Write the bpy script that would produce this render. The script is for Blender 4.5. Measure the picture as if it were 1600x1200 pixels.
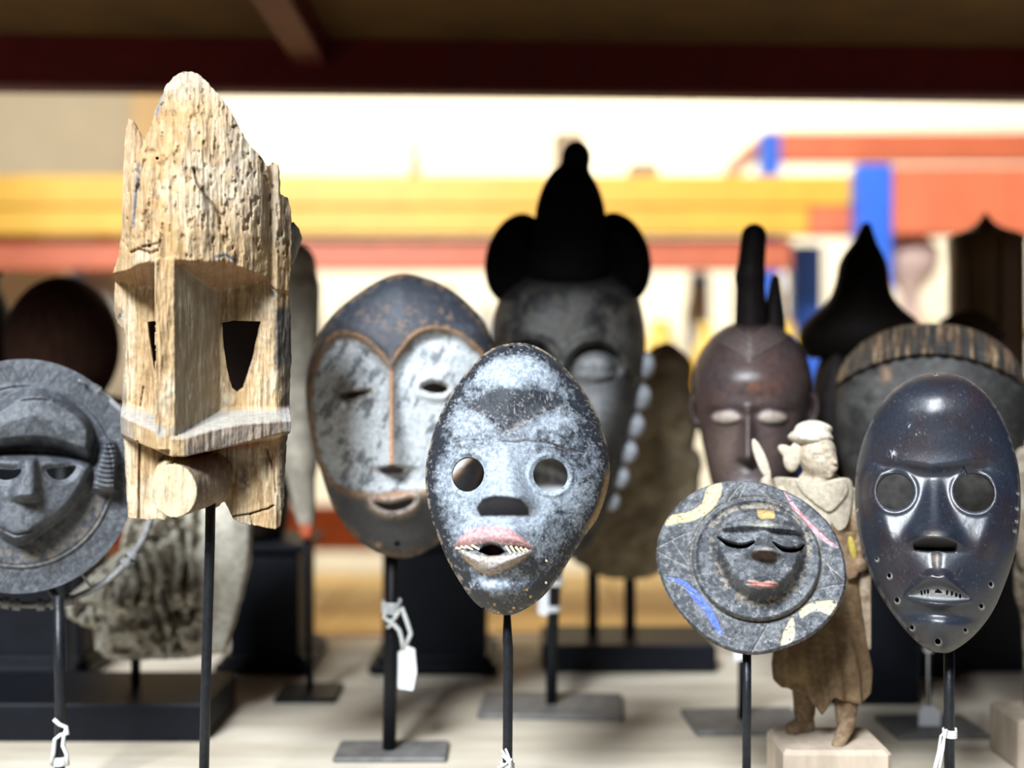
import bpy, math
import numpy as np
from mathutils import Vector, Matrix

# ------------------------------------------------------------------ camera, world, lights
scene = bpy.context.scene
for o in list(bpy.data.objects):
    bpy.data.objects.remove(o)
COL = scene.collection
F = 1800.0                      # focal length in pixels of the 1600x1200 frame
DECK = 1.15                     # height of the shelf the masks stand on
CZ = DECK + 0.366               # eye height
cam_d = bpy.data.cameras.new('camera')
cam = bpy.data.objects.new('camera', cam_d)
COL.objects.link(cam)
cam.location = (0, 0, CZ)
cam.rotation_euler = (math.radians(90), 0, 0)
cam_d.sensor_width = 36.0
cam_d.lens = 36.0 * F / 1600.0
cam_d.clip_start = 0.02
cam_d.dof.use_dof = True
cam_d.dof.focus_distance = 0.915
cam_d.dof.aperture_fstop = 2.0
scene.camera = cam

world = bpy.data.worlds.new('hall_daylight')
scene.world = world
world.use_nodes = True
wb = world.node_tree.nodes['Background']
wb.inputs[0].default_value = (0.72, 0.84, 1.0, 1)
wb.inputs[1].default_value = 0.02

def area(name, loc, target, sx, sy, power, col):
    l = bpy.data.lights.new(name, 'AREA')
    l.shape = 'RECTANGLE'
    l.size = sx
    l.size_y = sy
    l.energy = power
    l.color = col
    o = bpy.data.objects.new(name, l)
    COL.objects.link(o)
    o.location = loc
    o.rotation_euler = (Vector(target) - Vector(loc)).to_track_quat('-Z', 'Y').to_euler()
    return o

# the tall hall window behind the photographer, then the lamps of the next aisle
area('hall_window_light', (-1.35, -2.2, 4.35), (0.0, 1.0, 1.5), 1.5, 1.1, 680, (0.88, 0.94, 1.0))
area('aisle_lamp_light', (0.3, 1.98, 3.9), (0.2, 3.3, 1.6), 3.0, 0.4, 70, (1.0, 0.84, 0.62))
area('far_bay_light', (0.5, 5.2, 4.4), (0.3, 7.4, 2.0), 6.0, 0.6, 300, (1.0, 0.90, 0.70))

scene.view_settings.view_transform = 'Standard'
scene.view_settings.look = 'None'
scene.view_settings.gamma = 1.0
scene.view_settings.use_curve_mapping = False
scene.view_settings.exposure = 0.0

# ------------------------------------------------------------------ helpers
def P(px, py, d):
    """photo pixel at distance d along the view -> world point"""
    return Vector(((px - 800) * d / F, d, CZ - (py - 600) * d / F))

def SS(a, b, x):
    t = np.clip((x - a) / (b - a), 0, 1)
    return t * t * (3 - 2 * t)

def G(X, Y, cx, cy, sx, sy, rot=0.0):
    dx, dy = X - cx, Y - cy
    c, s = math.cos(math.radians(rot)), math.sin(math.radians(rot))
    u, v = dx * c + dy * s, -dx * s + dy * c
    return np.exp(-(u / sx) ** 2 - (v / sy) ** 2)

def lerp(a, b, t):
    return a + (b - a) * t

def IP(x, pts):
    pts = sorted(pts)
    return np.interp(x, [p[0] for p in pts], [p[1] for p in pts])

def _hash(i, j, seed):
    h = (i.astype(np.int64) * 374761393 + j.astype(np.int64) * 668265263 + seed * 1442695041) & 0x7fffffff
    h = ((h ^ (h >> 13)) * 1274126177) & 0x7fffffff
    return ((h ^ (h >> 16)) & 0xffff) / 65535.0

def vn(x, y, seed=0):
    x, y = np.asarray(x, float), np.asarray(y, float)
    i, j = np.floor(x), np.floor(y)
    fx, fy = x - i, y - j
    fx, fy = fx * fx * (3 - 2 * fx), fy * fy * (3 - 2 * fy)
    i, j = i.astype(np.int64), j.astype(np.int64)
    a, b = _hash(i, j, seed), _hash(i + 1, j, seed)
    c, d = _hash(i, j + 1, seed), _hash(i + 1, j + 1, seed)
    return a * (1 - fx) * (1 - fy) + b * fx * (1 - fy) + c * (1 - fx) * fy + d * fx * fy

def fbm(x, y, seed=0, o=4):
    v, a, s = 0, 0.5, 0
    for k in range(o):
        v = v + a * vn(x * 2 ** k + 17.3 * k, y * 2 ** k + 5.1 * k, seed + k)
        s += a
        a *= 0.5
    return v / s

def sdpoly(X, Y, pts):
    pts = np.asarray(pts, float)
    n = len(pts)
    d = np.full(X.shape, 1e18)
    s = np.ones(X.shape)
    j = n - 1
    for i in range(n):
        ex, ey = pts[j] - pts[i]
        wx, wy = X - pts[i, 0], Y - pts[i, 1]
        t = np.clip((wx * ex + wy * ey) / (ex * ex + ey * ey + 1e-12), 0, 1)
        bx, by = wx - ex * t, wy - ey * t
        d = np.minimum(d, bx * bx + by * by)
        c1, c2, c3 = Y >= pts[i, 1], Y < pts[j, 1], ex * wy > ey * wx
        flip = (c1 & c2 & c3) | (~c1 & ~c2 & ~c3)
        s = np.where(flip, -s, s)
        j = i
    return s * np.sqrt(d)

def dline(X, Y, pts):
    pts = np.asarray(pts, float)
    d = np.full(X.shape, 1e18)
    for a, b in zip(pts[:-1], pts[1:]):
        ex, ey = b - a
        wx, wy = X - a[0], Y - a[1]
        t = np.clip((wx * ex + wy * ey) / (ex * ex + ey * ey + 1e-12), 0, 1)
        d = np.minimum(d, (wx - ex * t) ** 2 + (wy - ey * t) ** 2)
    return np.sqrt(d)

def smooth(pts, n=8, closed=True):
    p = np.asarray(pts, float)
    m = len(p)
    out = []
    for i in range(m if closed else m - 1):
        if closed:
            a, b, c, d = p[i - 1], p[i], p[(i + 1) % m], p[(i + 2) % m]
        else:
            a, b, c, d = p[max(i - 1, 0)], p[i], p[i + 1], p[min(i + 2, m - 1)]
        for k in range(n):
            t = k / n
            out.append(0.5 * (2 * b + (c - a) * t + (2 * a - 5 * b + 4 * c - d) * t * t + (3 * b - a - 3 * c + d) * t ** 3))
    if not closed:
        out.append(p[-1])
    return np.array(out)

def cr(x0, y0, k, pts):
    return [(x0 + a / k, y0 + b / k) for a, b in pts]

def ell(X, Y, cx, cy, rx, ry):
    """about the signed distance to an ellipse"""
    q = np.sqrt(((X - cx) / rx) ** 2 + ((Y - cy) / ry) ** 2) + 1e-9
    return (q - 1) * min(rx, ry)

# ------------------------------------------------------------------ materials
def nd(nt, kind, **kw):
    n = nt.nodes.new(kind)
    for k, v in kw.items():
        if k.startswith('i_'):
            key = k[2:]
            n.inputs[int(key) if key.isdigit() else key].default_value = v
        else:
            setattr(n, k, v)
    return n

def mat_attr(name, bump=0.35, scale=260.0, var=0.5, spec=0.5, rough_add=0.0, grain=None, fine=4.0):
    """paint and patina come from the colour attribute (alpha = roughness); noise gives grain and relief"""
    m = bpy.data.materials.new(name)
    m.use_nodes = True
    nt = m.node_tree
    b = nt.nodes['Principled BSDF']
    L = nt.links.new
    at = nd(nt, 'ShaderNodeAttribute', attribute_name='Col')
    tc = nd(nt, 'ShaderNodeTexCoord')
    mp = nd(nt, 'ShaderNodeMapping')
    L(tc.outputs['Object'], mp.inputs[0])
    mp.inputs['Scale'].default_value = grain if grain else (1, 1, 1)
    n1 = nd(nt, 'ShaderNodeTexNoise', i_Scale=scale, i_Detail=6.0, i_Roughness=0.65)
    n2 = nd(nt, 'ShaderNodeTexNoise', i_Scale=scale * fine, i_Detail=3.0, i_Roughness=0.6)
    L(mp.outputs[0], n1.inputs['Vector'])
    L(mp.outputs[0], n2.inputs['Vector'])
    r = nd(nt, 'ShaderNodeMapRange', i_1=0.3, i_2=0.7, i_3=1 - var, i_4=1 + var)
    L(n1.outputs['Fac'], r.inputs[0])
    mx = nd(nt, 'ShaderNodeMix', data_type='RGBA', blend_type='MULTIPLY')
    mx.inputs[0].default_value = 1.0
    L(at.outputs['Color'], mx.inputs[6])
    cb = nd(nt, 'ShaderNodeCombineColor')
    for k in range(3):
        L(r.outputs[0], cb.inputs[k])
    L(cb.outputs[0], mx.inputs[7])
    L(mx.outputs[2], b.inputs['Base Color'])
    ra = nd(nt, 'ShaderNodeMath', operation='MULTIPLY_ADD', i_1=0.25, use_clamp=True)
    L(n2.outputs['Fac'], ra.inputs[0])
    ra2 = nd(nt, 'ShaderNodeMath', operation='ADD', i_1=rough_add - 0.12)
    L(at.outputs['Alpha'], ra2.inputs[0])
    L(ra2.outputs[0], ra.inputs[2])
    L(ra.outputs[0], b.inputs['Roughness'])
    b.inputs['Specular IOR Level'].default_value = spec
    add = nd(nt, 'ShaderNodeMath', operation='MULTIPLY_ADD', i_1=0.35)
    L(n2.outputs['Fac'], add.inputs[0])
    L(n1.outputs['Fac'], add.inputs[2])
    bp = nd(nt, 'ShaderNodeBump', i_Strength=bump, i_Distance=0.002)
    L(add.outputs[0], bp.inputs['Height'])
    L(bp.outputs[0], b.inputs['Normal'])
    return m

def mat(name, col, rough=0.5, var=0.2, scale=40.0, bump=0.1, metallic=0.0, col2=None, spec=0.5, stretch=(1, 1, 1), dist=0.002):
    m = bpy.data.materials.new(name)
    m.use_nodes = True
    nt = m.node_tree
    b = nt.nodes['Principled BSDF']
    L = nt.links.new
    tc = nd(nt, 'ShaderNodeTexCoord')
    mp = nd(nt, 'ShaderNodeMapping')
    mp.inputs['Scale'].default_value = stretch
    L(tc.outputs['Object'], mp.inputs[0])
    n = nd(nt, 'ShaderNodeTexNoise', i_Scale=scale, i_Detail=6.0, i_Roughness=0.6)
    L(mp.outputs[0], n.inputs['Vector'])
    cr_ = nd(nt, 'ShaderNodeValToRGB')
    c2 = col2 if col2 else tuple(c * (1 - var) for c in col)
    c1 = col if col2 else tuple(min(1, c * (1 + var * 0.6)) for c in col)
    cr_.color_ramp.elements[0].position = 0.32
    cr_.color_ramp.elements[1].position = 0.68
    cr_.color_ramp.elements[0].color = (*c2, 1)
    cr_.color_ramp.elements[1].color = (*c1, 1)
    L(n.outputs['Fac'], cr_.inputs[0])
    L(cr_.outputs[0], b.inputs['Base Color'])
    b.inputs['Roughness'].default_value = rough
    b.inputs['Metallic'].default_value = metallic
    b.inputs['Specular IOR Level'].default_value = spec
    if bump:
        bp = nd(nt, 'ShaderNodeBump', i_Strength=bump, i_Distance=dist)
        L(n.outputs['Fac'], bp.inputs['Height'])
        L(bp.outputs[0], b.inputs['Normal'])
    return m

# ------------------------------------------------------------------ object builders
def mesh_np(name, V, Q, smooth_=True, tris=None, flat_from=None):
    """fast mesh from a vertex array and a quad array"""
    me = bpy.data.meshes.new(name)
    V = np.asarray(V, np.float32)
    Q = np.asarray(Q, np.int32)
    me.vertices.add(len(V))
    me.vertices.foreach_set('co', V.ravel())
    k = Q.shape[1]
    me.loops.add(Q.size)
    me.loops.foreach_set('vertex_index', Q.ravel())
    me.polygons.add(len(Q))
    me.polygons.foreach_set('loop_start', np.arange(0, Q.size, k, dtype=np.int32))
    sm = np.ones(len(Q), bool) if smooth_ else np.zeros(len(Q), bool)
    if flat_from is not None:
        sm[flat_from:] = False
    me.polygons.foreach_set('use_smooth', sm)
    me.update(calc_edges=True)
    me.validate()
    return me

def link(name, me, parent=None, material=None, loc=None, rot=None):
    o = bpy.data.objects.new(name, me)
    COL.objects.link(o)
    if parent:
        o.parent = parent
    if material:
        me.materials.append(material)
    if loc is not None:
        o.location = loc
    if rot is not None:
        o.rotation_euler = rot
    return o

def tag(o, label, cat, group=None, kind=None):
    o['label'] = label
    o['category'] = cat
    if group:
        o['group'] = group
    if kind:
        o['kind'] = kind
    return o

def thing(name, label, cat, loc, group=None):
    o = bpy.data.objects.new(name, None)
    COL.objects.link(o)
    o.location = loc
    o.empty_display_size = 0.02
    return tag(o, label, cat, group)

class MB:
    """collects simple solids into one mesh, in world coordinates"""
    def __init__(s):
        s.v, s.f, s.sm = [], [], []
    def face(s, f, smooth_=False):
        s.f.append(f)
        s.sm.append(smooth_)
    def box(s, lo, hi, bev=0.0, rz=0.0, pivot=None):
        x0, y0, z0 = lo
        x1, y1, z1 = hi
        b = min(bev, (x1 - x0) * .45, (y1 - y0) * .45, (z1 - z0) * .45)
        c = Vector(pivot) if pivot else Vector(((x0 + x1) / 2, (y0 + y1) / 2, (z0 + z1) / 2))
        R = Matrix.Rotation(rz, 3, 'Z')
        base = len(s.v)
        if b <= 0:
            pts = [(x, y, z) for z in (z0, z1) for y in (y0, y1) for x in (x0, x1)]
            fs = [(0, 2, 3, 1), (4, 5, 7, 6), (0, 1, 5, 4), (2, 6, 7, 3), (0, 4, 6, 2), (1, 3, 7, 5)]
        else:
            def ring(i, z):
                return [(x0 + b - i, y0 + (0 if 0 else b - i), z)]
            def oct_(ins, z):
                a, c_, d_, e_ = x0 + ins, x1 - ins, y0 + ins, y1 - ins
                return [(a + b, d_, z), (c_ - b, d_, z), (c_, d_ + b, z), (c_, e_ - b, z), (c_ - b, e_, z), (a + b, e_, z), (a, e_ - b, z), (a, d_ + b, z)]
            pts = oct_(b * .8, z0) + oct_(0, z0 + b) + oct_(0, z1 - b) + oct_(b * .8, z1)
            fs = [tuple(range(7, -1, -1)), tuple(range(24, 32))]
            for r in range(3):
                for k in range(8):
                    k2 = (k + 1) % 8
                    fs.append((r * 8 + k, r * 8 + k2, r * 8 + 8 + k2, r * 8 + 8 + k))
        for p in pts:
            s.v.append(tuple(R @ (Vector(p) - c) + c))
        for f in fs:
            s.face(tuple(base + i for i in f))
        return s
    def tube(s, pts, rad, n=10, cap=True):
        pts = [Vector(p) for p in pts]
        rad = list(rad) if hasattr(rad, '__len__') else [rad] * len(pts)
        base = len(s.v)
        prev = None
        for i, p in enumerate(pts):
            t = (pts[min(i + 1, len(pts) - 1)] - pts[max(i - 1, 0)]).normalized()
            if prev is None:
                u = t.orthogonal().normalized()
            else:
                u = (prev - t * prev.dot(t)).normalized()
            prev = u
            w = t.cross(u)
            for k in range(n):
                a = 2 * math.pi * k / n
                s.v.append(tuple(p + (u * math.cos(a) + w * math.sin(a)) * rad[i]))
        for i in range(len(pts) - 1):
            for k in range(n):
                k2 = (k + 1) % n
                s.face((base + i * n + k, base + i * n + k2, base + i * n + n + k2, base + i * n + n + k), True)
        if cap:
            s.face(tuple(base + k for k in range(n - 1, -1, -1)))
            e = base + (len(pts) - 1) * n
            s.face(tuple(e + k for k in range(n)))
        return s
    def lathe(s, c, prof, n=32, sx=1.0, sy=1.0):
        """prof: list of (radius, z) from bottom to top"""
        c = Vector(c)
        base = len(s.v)
        for r, z in prof:
            for k in range(n):
                a = 2 * math.pi * k / n
                s.v.append((c.x + r * sx * math.cos(a), c.y + r * sy * math.sin(a), c.z + z))
        for i in range(len(prof) - 1):
            for k in range(n):
                k2 = (k + 1) % n
                s.face((base + i * n + k, base + i * n + k2, base + i * n + n + k2, base + i * n + n + k), True)
        s.face(tuple(base + k for k in range(n - 1, -1, -1)))
        e = base + (len(prof) - 1) * n
        s.face(tuple(e + k for k in range(n)))
        return s
    def prism(s, pts, y0, y1, bev=0.0):
        """outline in world (x, z), extruded from depth y0 to y1"""
        base = len(s.v)
        n = len(pts)
        area_ = sum(pts[i - 1][0] * pts[i][1] - pts[i][0] * pts[i - 1][1] for i in range(n))
        if area_ < 0:
            pts = pts[::-1]
        for y in (y0, y1):
            for x, z in pts:
                s.v.append((x, y, z))
        s.face(tuple(base + k for k in range(n)))
        s.face(tuple(base + n + k for k in range(n - 1, -1, -1)))
        for k in range(n):
            k2 = (k + 1) % n
            s.face((base + k, base + n + k, base + n + k2, base + k2))
        return s
    def build(s, name, material, parent=None, origin=None):
        o0 = Vector(origin) if origin is not None else (parent_world(parent) if parent else Vector((0, 0, 0)))
        me = bpy.data.meshes.new(name)
        me.from_pydata([tuple(Vector(v) - o0) for v in s.v], [], s.f)
        me.polygons.foreach_set('use_smooth', s.sm)
        me.update()
        o = link(name, me, parent, material)
        if not parent:
            o.location = o0
        elif origin is not None:
            o.location = o0 - parent_world(parent)
        return o

def parent_world(p):
    v = Vector((0, 0, 0))
    while p is not None:
        v = v + Vector(p.location)
        p = p.parent
    return v

# ---- carved reliefs: a dense sheet in photo pixels with a depth, a back and pierced holes
def disk_grid(outline, cx, cy, n):
    u = np.linspace(-1, 1, n)
    A, B = np.meshgrid(u, u)
    A, B = A.ravel(), B.ravel()
    big = np.abs(A) > np.abs(B)
    r = np.where(big, A, B)
    with np.errstate(all='ignore'):
        phi = np.where(big, (np.pi / 4) * np.nan_to_num(B / np.where(A == 0, 1, A)), np.pi / 2 - (np.pi / 4) * np.nan_to_num(A / np.where(B == 0, 1, B)))
    x, y = r * np.cos(phi), r * np.sin(phi)
    rho = np.hypot(x, y)
    th = np.arctan2(y, x)
    o = smooth(outline)
    ot = np.arctan2(o[:, 1] - cy, o[:, 0] - cx)
    orr = np.hypot(o[:, 0] - cx, o[:, 1] - cy)
    k = np.argsort(ot)
    ot, orr = ot[k], orr[k]
    R = np.interp(th, np.r_[ot - 2 * np.pi, ot, ot + 2 * np.pi], np.r_[orr, orr, orr])
    g = 1 - (1 - rho) ** 1.35                       # closer rows towards the rim
    X, Y = cx + g * R * np.cos(th), cy + g * R * np.sin(th)
    i, j = np.meshgrid(np.arange(n - 1), np.arange(n - 1))
    a = (j * n + i).ravel()
    Q = np.stack([a, a + n, a + n + 1, a + 1], 1)
    return X, Y, Q, g

def rect_grid(x0, y0, x1, y1, step):
    nx, ny = int((x1 - x0) / step) + 1, int((y1 - y0) / step) + 1
    X, Y = np.meshgrid(np.linspace(x0, x1, nx), np.linspace(y0, y1, ny))
    i, j = np.meshgrid(np.arange(nx - 1), np.arange(ny - 1))
    a = (j * nx + i).ravel()
    Q = np.stack([a, a + nx, a + nx + 1, a + 1], 1)
    return X.ravel(), Y.ravel(), Q, None

def relief(name, parent, material, c, d, grid, zf, zb, cf, hole=None, back_col=(0.05, 0.035, 0.025, 0.8), yaw=0.0, pitch=0.0):
    """grid in photo pixels about the centre c, standing at distance d and facing the photographer"""
    X, Y, Q, rho = grid
    X, Y = X.copy(), Y.copy()
    if hole is not None:
        hc = hole(X[Q].mean(1), Y[Q].mean(1))
        keep = hc > 0
        lost = np.unique(Q[~keep])
        Qk = Q[keep]
        rim = np.intersect1d(lost, np.unique(Qk))
        for _ in range(3):
            x, y = X[rim], Y[rim]
            h = hole(x, y)
            gx = (hole(x + .3, y) - hole(x - .3, y)) / .6
            gy = (hole(x, y + .3) - hole(x, y - .3)) / .6
            g2 = np.maximum(gx * gx + gy * gy, 0.2)
            st = np.clip(h / g2, -3, 3)
            X[rim] -= st * gx
            Y[rim] -= st * gy
        Q = Qk
        rho_ = rho
    used = np.unique(Q)
    mp = np.full(len(X), -1)
    mp[used] = np.arange(len(used))
    Q = mp[Q]
    X, Y = X[used], Y[used]
    rho = rho[used] if rho is not None else None
    Zf = zf(X, Y, rho)
    Zb = np.minimum(zb(X, Y, rho), Zf - 2.0)
    C = np.empty((2 * len(X), 4))
    C[:len(X)] = cf(X, Y, rho)
    C[len(X):] = back_col
    pos = P(c[0], c[1], d)
    view = (pos - Vector((0, 0, CZ)))
    yaw0 = -math.atan2(view.x, view.y)
    pit0 = math.atan2(view.z, math.hypot(view.x, view.y))
    sx = d / F * math.cos(yaw0)
    sz = d / F * math.cos(pit0)
    s = d / F
    def v3(Z):
        return np.stack([(X - c[0]) * sx, -Z * s, -(Y - c[1]) * sz], 1)
    V = np.concatenate([v3(Zf), v3(Zb)])
    n = len(X)
    e = np.concatenate([Q[:, [0, 1]], Q[:, [1, 2]], Q[:, [2, 3]], Q[:, [3, 0]]])
    key = np.sort(e, 1)
    key = key[:, 0].astype(np.int64) * n + key[:, 1]
    _, idx, cnt = np.unique(key, return_index=True, return_counts=True)
    be = e[idx[cnt == 1]]
    W = np.stack([be[:, 1], be[:, 0], be[:, 0] + n, be[:, 1] + n], 1)
    allq = np.concatenate([Q, Q[:, ::-1] + n, W])
    me = mesh_np(name, V, allq, flat_from=2 * len(Q))
    at = me.color_attributes.new('Col', 'FLOAT_COLOR', 'POINT')
    at.data.foreach_set('color', C.astype(np.float32).ravel())
    o = link(name, me, parent, material)
    o.location = pos - parent_world(parent)
    o.rotation_mode = 'XYZ'
    o.rotation_euler = (pit0 + pitch, 0, yaw0 + yaw)
    return o

def on_relief(parent_mask, c, d, pts, zs):
    """points in photo pixels on a relief -> the relief's own coordinates"""
    pos = P(c[0], c[1], d)
    view = (pos - Vector((0, 0, CZ)))
    yaw0 = -math.atan2(view.x, view.y)
    pit0 = math.atan2(view.z, math.hypot(view.x, view.y))
    s = d / F
    return [Vector(((x - c[0]) * s * math.cos(yaw0), -z * s, -(y - c[1]) * s * math.cos(pit0))) for (x, y), z in zip(pts, zs)]

def col4(X, rgb, rough):
    C = np.empty((len(X), 4))
    C[:, :3] = rgb
    C[:, 3] = rough
    return C

def paint(C, w, rgb, rough=None):
    w = np.clip(w, 0, 1)[:, None]
    C[:, :3] = C[:, :3] * (1 - w) + np.array(rgb) * w
    if rough is not None:
        C[:, 3] = C[:, 3] * (1 - w[:, 0]) + rough * w[:, 0]
    return C

# ---- solid sculpture: signed distances on a grid, skinned by surface nets
def smin(a, b, k):
    h = np.clip(0.5 + 0.5 * (b - a) / k, 0, 1)
    return b * (1 - h) + a * h - k * h * (1 - h)

def smax(a, b, k):
    return -smin(-a, -b, k)

def s_ell(p, c, r, rot=0.0):
    x, y, z = p[0] - c[0], p[1] - c[1], p[2] - c[2]
    if rot:
        cs, sn = math.cos(math.radians(rot)), math.sin(math.radians(rot))
        x, y = x * cs + y * sn, -x * sn + y * cs
    q = np.sqrt((x / r[0]) ** 2 + (y / r[1]) ** 2 + (z / r[2]) ** 2)
    return (q - 1) * min(r)

def s_cap(p, a, ra, b, rb):
    a, b = np.array(a, float), np.array(b, float)
    ab = b - a
    w = [p[i] - a[i] for i in range(3)]
    t = np.clip((w[0] * ab[0] + w[1] * ab[1] + w[2] * ab[2]) / (ab @ ab + 1e-9), 0, 1)
    dd = np.sqrt(sum((w[i] - ab[i] * t) ** 2 for i in range(3)))
    return dd - (ra + (rb - ra) * t)

def s_box(p, c, h, r=0.0):
    q = [np.abs(p[i] - c[i]) - (h[i] - r) for i in range(3)]
    o = np.sqrt(sum(np.maximum(k, 0) ** 2 for k in q))
    return o + np.minimum(np.maximum(np.maximum(q[0], q[1]), q[2]), 0) - r

def sculpt(name, parent, material, c, d, fn, lo, hi, step, colfn=None, yaw=0.0, pitch=0.0, face=True):
    """fn(p) with p = (x right, y down, z towards the photographer) in pixels about c at distance d"""
    ax = [np.arange(lo[i], hi[i] + step, step) for i in range(3)]
    g = np.meshgrid(*ax, indexing='ij')
    D = fn(g)
    D = D.copy()
    D[0], D[-1] = np.maximum(D[0], .01), np.maximum(D[-1], .01)
    D[:, 0], D[:, -1] = np.maximum(D[:, 0], .01), np.maximum(D[:, -1], .01)
    D[:, :, 0], D[:, :, -1] = np.maximum(D[:, :, 0], .01), np.maximum(D[:, :, -1], .01)
    S = D < 0
    nx, ny, nz = D.shape
    acc = np.zeros((nx - 1, ny - 1, nz - 1, 3))
    cnt = np.zeros((nx - 1, ny - 1, nz - 1))
    cor = [(i, j, k) for i in (0, 1) for j in (0, 1) for k in (0, 1)]
    def sl(A, o):
        return A[o[0]:o[0] + nx - 1, o[1]:o[1] + ny - 1, o[2]:o[2] + nz - 1]
    for a in cor:
        for k in range(3):
            if a[k] == 0:
                b = list(a)
                b[k] = 1
                fa, fb = sl(D, a), sl(D, b)
                m = (fa < 0) != (fb < 0)
                with np.errstate(all='ignore'):
                    t = np.where(m, fa / np.where(fa - fb == 0, 1, fa - fb), 0)
                for q in range(3):
                    acc[..., q] += np.where(m, a[q] + (t if q == k else 0), 0)
                cnt += m
    act = cnt > 0
    idx = np.full(act.shape, -1)
    idx[act] = np.arange(act.sum())
    I = np.argwhere(act)
    V = (I + acc[act] / cnt[act][:, None]) * step + np.array(lo)
    quads = []
    for k in range(3):
        o1, o2 = [(1, 2), (2, 0), (0, 1)][k]
        n_ = [nx, ny, nz]
        s0 = [slice(1, n_[q] - 1) for q in range(3)]
        s1 = [slice(1, n_[q] - 1) for q in range(3)]
        s0[k] = slice(0, n_[k] - 1)
        s1[k] = slice(1, n_[k])
        A, B = S[tuple(s0)], S[tuple(s1)]
        for flip, M in ((False, A & ~B), (True, ~A & B)):
            E = np.argwhere(M)
            off = np.array([1, 1, 1])
            off[k] = 0
            E = E + off
            def cell(d1, d2):
                q = E.copy()
                q[:, o1] -= d1
                q[:, o2] -= d2
                return idx[q[:, 0], q[:, 1], q[:, 2]]
            qd = np.stack([cell(1, 1), cell(0, 1), cell(0, 0), cell(1, 0)], 1)
            quads.append(qd[:, ::-1] if flip else qd)
    Q = np.concatenate(quads)
    Q = Q[(Q >= 0).all(1)]
    pos = P(c[0], c[1], d)
    view = pos - Vector((0, 0, CZ))
    yaw0 = -math.atan2(view.x, view.y) if face else 0.0
    s = d / F
    W = np.stack([V[:, 0] * s * math.cos(yaw0), -V[:, 2] * s, -V[:, 1] * s], 1)
    # axes (x, y down, z near) -> (x, -z, -y): a rotation, so the winding is kept
    me = mesh_np(name, W, Q)
    if colfn is not None:
        at = me.color_attributes.new('Col', 'FLOAT_COLOR', 'POINT')
        at.data.foreach_set('color', colfn(V[:, 0], V[:, 1], V[:, 2]).astype(np.float32).ravel())
    o = link(name, me, parent, material)
    o.location = pos - parent_world(parent)
    o.rotation_mode = 'XYZ'
    o.rotation_euler = (pitch, 0, yaw0 + yaw)
    return o

M = {}
M['iron'] = mat('black_iron', (0.012, 0.014, 0.018), 0.42, 0.4, 200, 0.25, 0.3)
M['iron_dark'] = mat('painted_black_steel', (0.005, 0.006, 0.008), 0.5, 0.3, 80, 0.1, spec=0.25)
M['plate'] = mat('dusty_steel_plate', (0.13, 0.125, 0.12), 0.6, 0.35, 60, 0.2)
M['plinth'] = mat('black_lacquer_wood', (0.004, 0.005, 0.008), 0.5, 0.3, 30, 0.05, spec=0.15)
M['string'] = mat('white_cotton_string', (0.75, 0.76, 0.74), 0.9, 0.2, 400, 0.3)
M['card'] = mat('white_card', (0.82, 0.84, 0.88), 0.7, 0.06, 60, 0.05)
M['board'] = mat('worn_plywood', (0.64, 0.58, 0.48), 0.62, 0.3, 9, 0.1, col2=(0.40, 0.34, 0.25), stretch=(0.35, 1.6, 1))
M['deck_under'] = mat('brown_chipboard', (0.11, 0.052, 0.005), 0.8, 0.3, 12, 0.1)
M['red_steel'] = mat('dark_red_rack_paint', (0.10, 0.002, 0.001), 0.5, 0.25, 20, 0.05)
M['orange_steel'] = mat('orange_rack_paint', (0.62, 0.15, 0.065), 0.45, 0.15, 10, 0.05)
M['yellow_steel'] = mat('yellow_rack_paint', (0.66, 0.36, 0.04), 0.45, 0.1, 10, 0.05)
M['blue_steel'] = mat('blue_rack_paint', (0.03, 0.13, 0.62), 0.45, 0.15, 12, 0.05)

# ------------------------------------------------------------------ the hall
M['concrete'] = mat('concrete_floor', (0.34, 0.31, 0.26), 0.7, 0.25, 3, 0.1)
M['plaster'] = mat('cream_plaster', (0.86, 0.80, 0.66), 0.9, 0.06, 2, 0.05)
M['beige'] = mat('beige_panel', (0.50, 0.40, 0.26), 0.9, 0.1, 3, 0.05)
M['tan'] = mat('tan_panel', (0.62, 0.40, 0.18), 0.9, 0.1, 3, 0.05)

def struct(o):
    o['kind'] = 'structure'
    return o
struct(MB().box((-7, -4, -0.1), (7, 7.6, 0)).build('floor', M['concrete']))
struct(MB().box((-7, 7.6, 0), (7, 7.75, 5.2)).build('wall_back', M['plaster']))
# ------------------------------------------------------------------ the rack the masks stand in
RZ = math.radians(2.4)
PV = (0, 1.7, DECK)
rack = thing('pallet_rack', 'pallet rack with plywood shelf and dark red rear beam, holding the masks', 'rack', (0, 1.2, 0))
for y0, y1, dz in ((0.70, 1.408, 0.0), (1.414, 1.68, 0.001)):
    MB().box((-1.40, y0, DECK - 0.022), (1.40, y1, DECK - dz), 0.002, RZ, PV).build('deck_board', M['board'], rack)
for y0, y1 in ((0.80, 1.25), (1.255, 1.70)):
    MB().box((-1.42, y0, CZ + 0.506), (1.42, y1, CZ + 0.53), 0.002, RZ, PV).build('upper_deck_board', M['deck_under'], rack)
for y0, z0, z1 in ((1.70, CZ + 0.430, CZ + 0.53), (0.76, CZ + 0.44, CZ + 0.53), (1.68, DECK - 0.12, DECK - 0.004), (0.66, DECK - 0.12, DECK - 0.004)):
    mb = MB().box((-1.45, y0, z0), (1.45, y0 + 0.04, z1), 0.005, RZ, PV)
    mb.box((-1.45, y0 + 0.004, z0 + 0.02), (1.45, y0 + 0.036, z1 - 0.03), 0.0, RZ, PV)
    mb.build('beam', M['red_steel'], rack)
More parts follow.
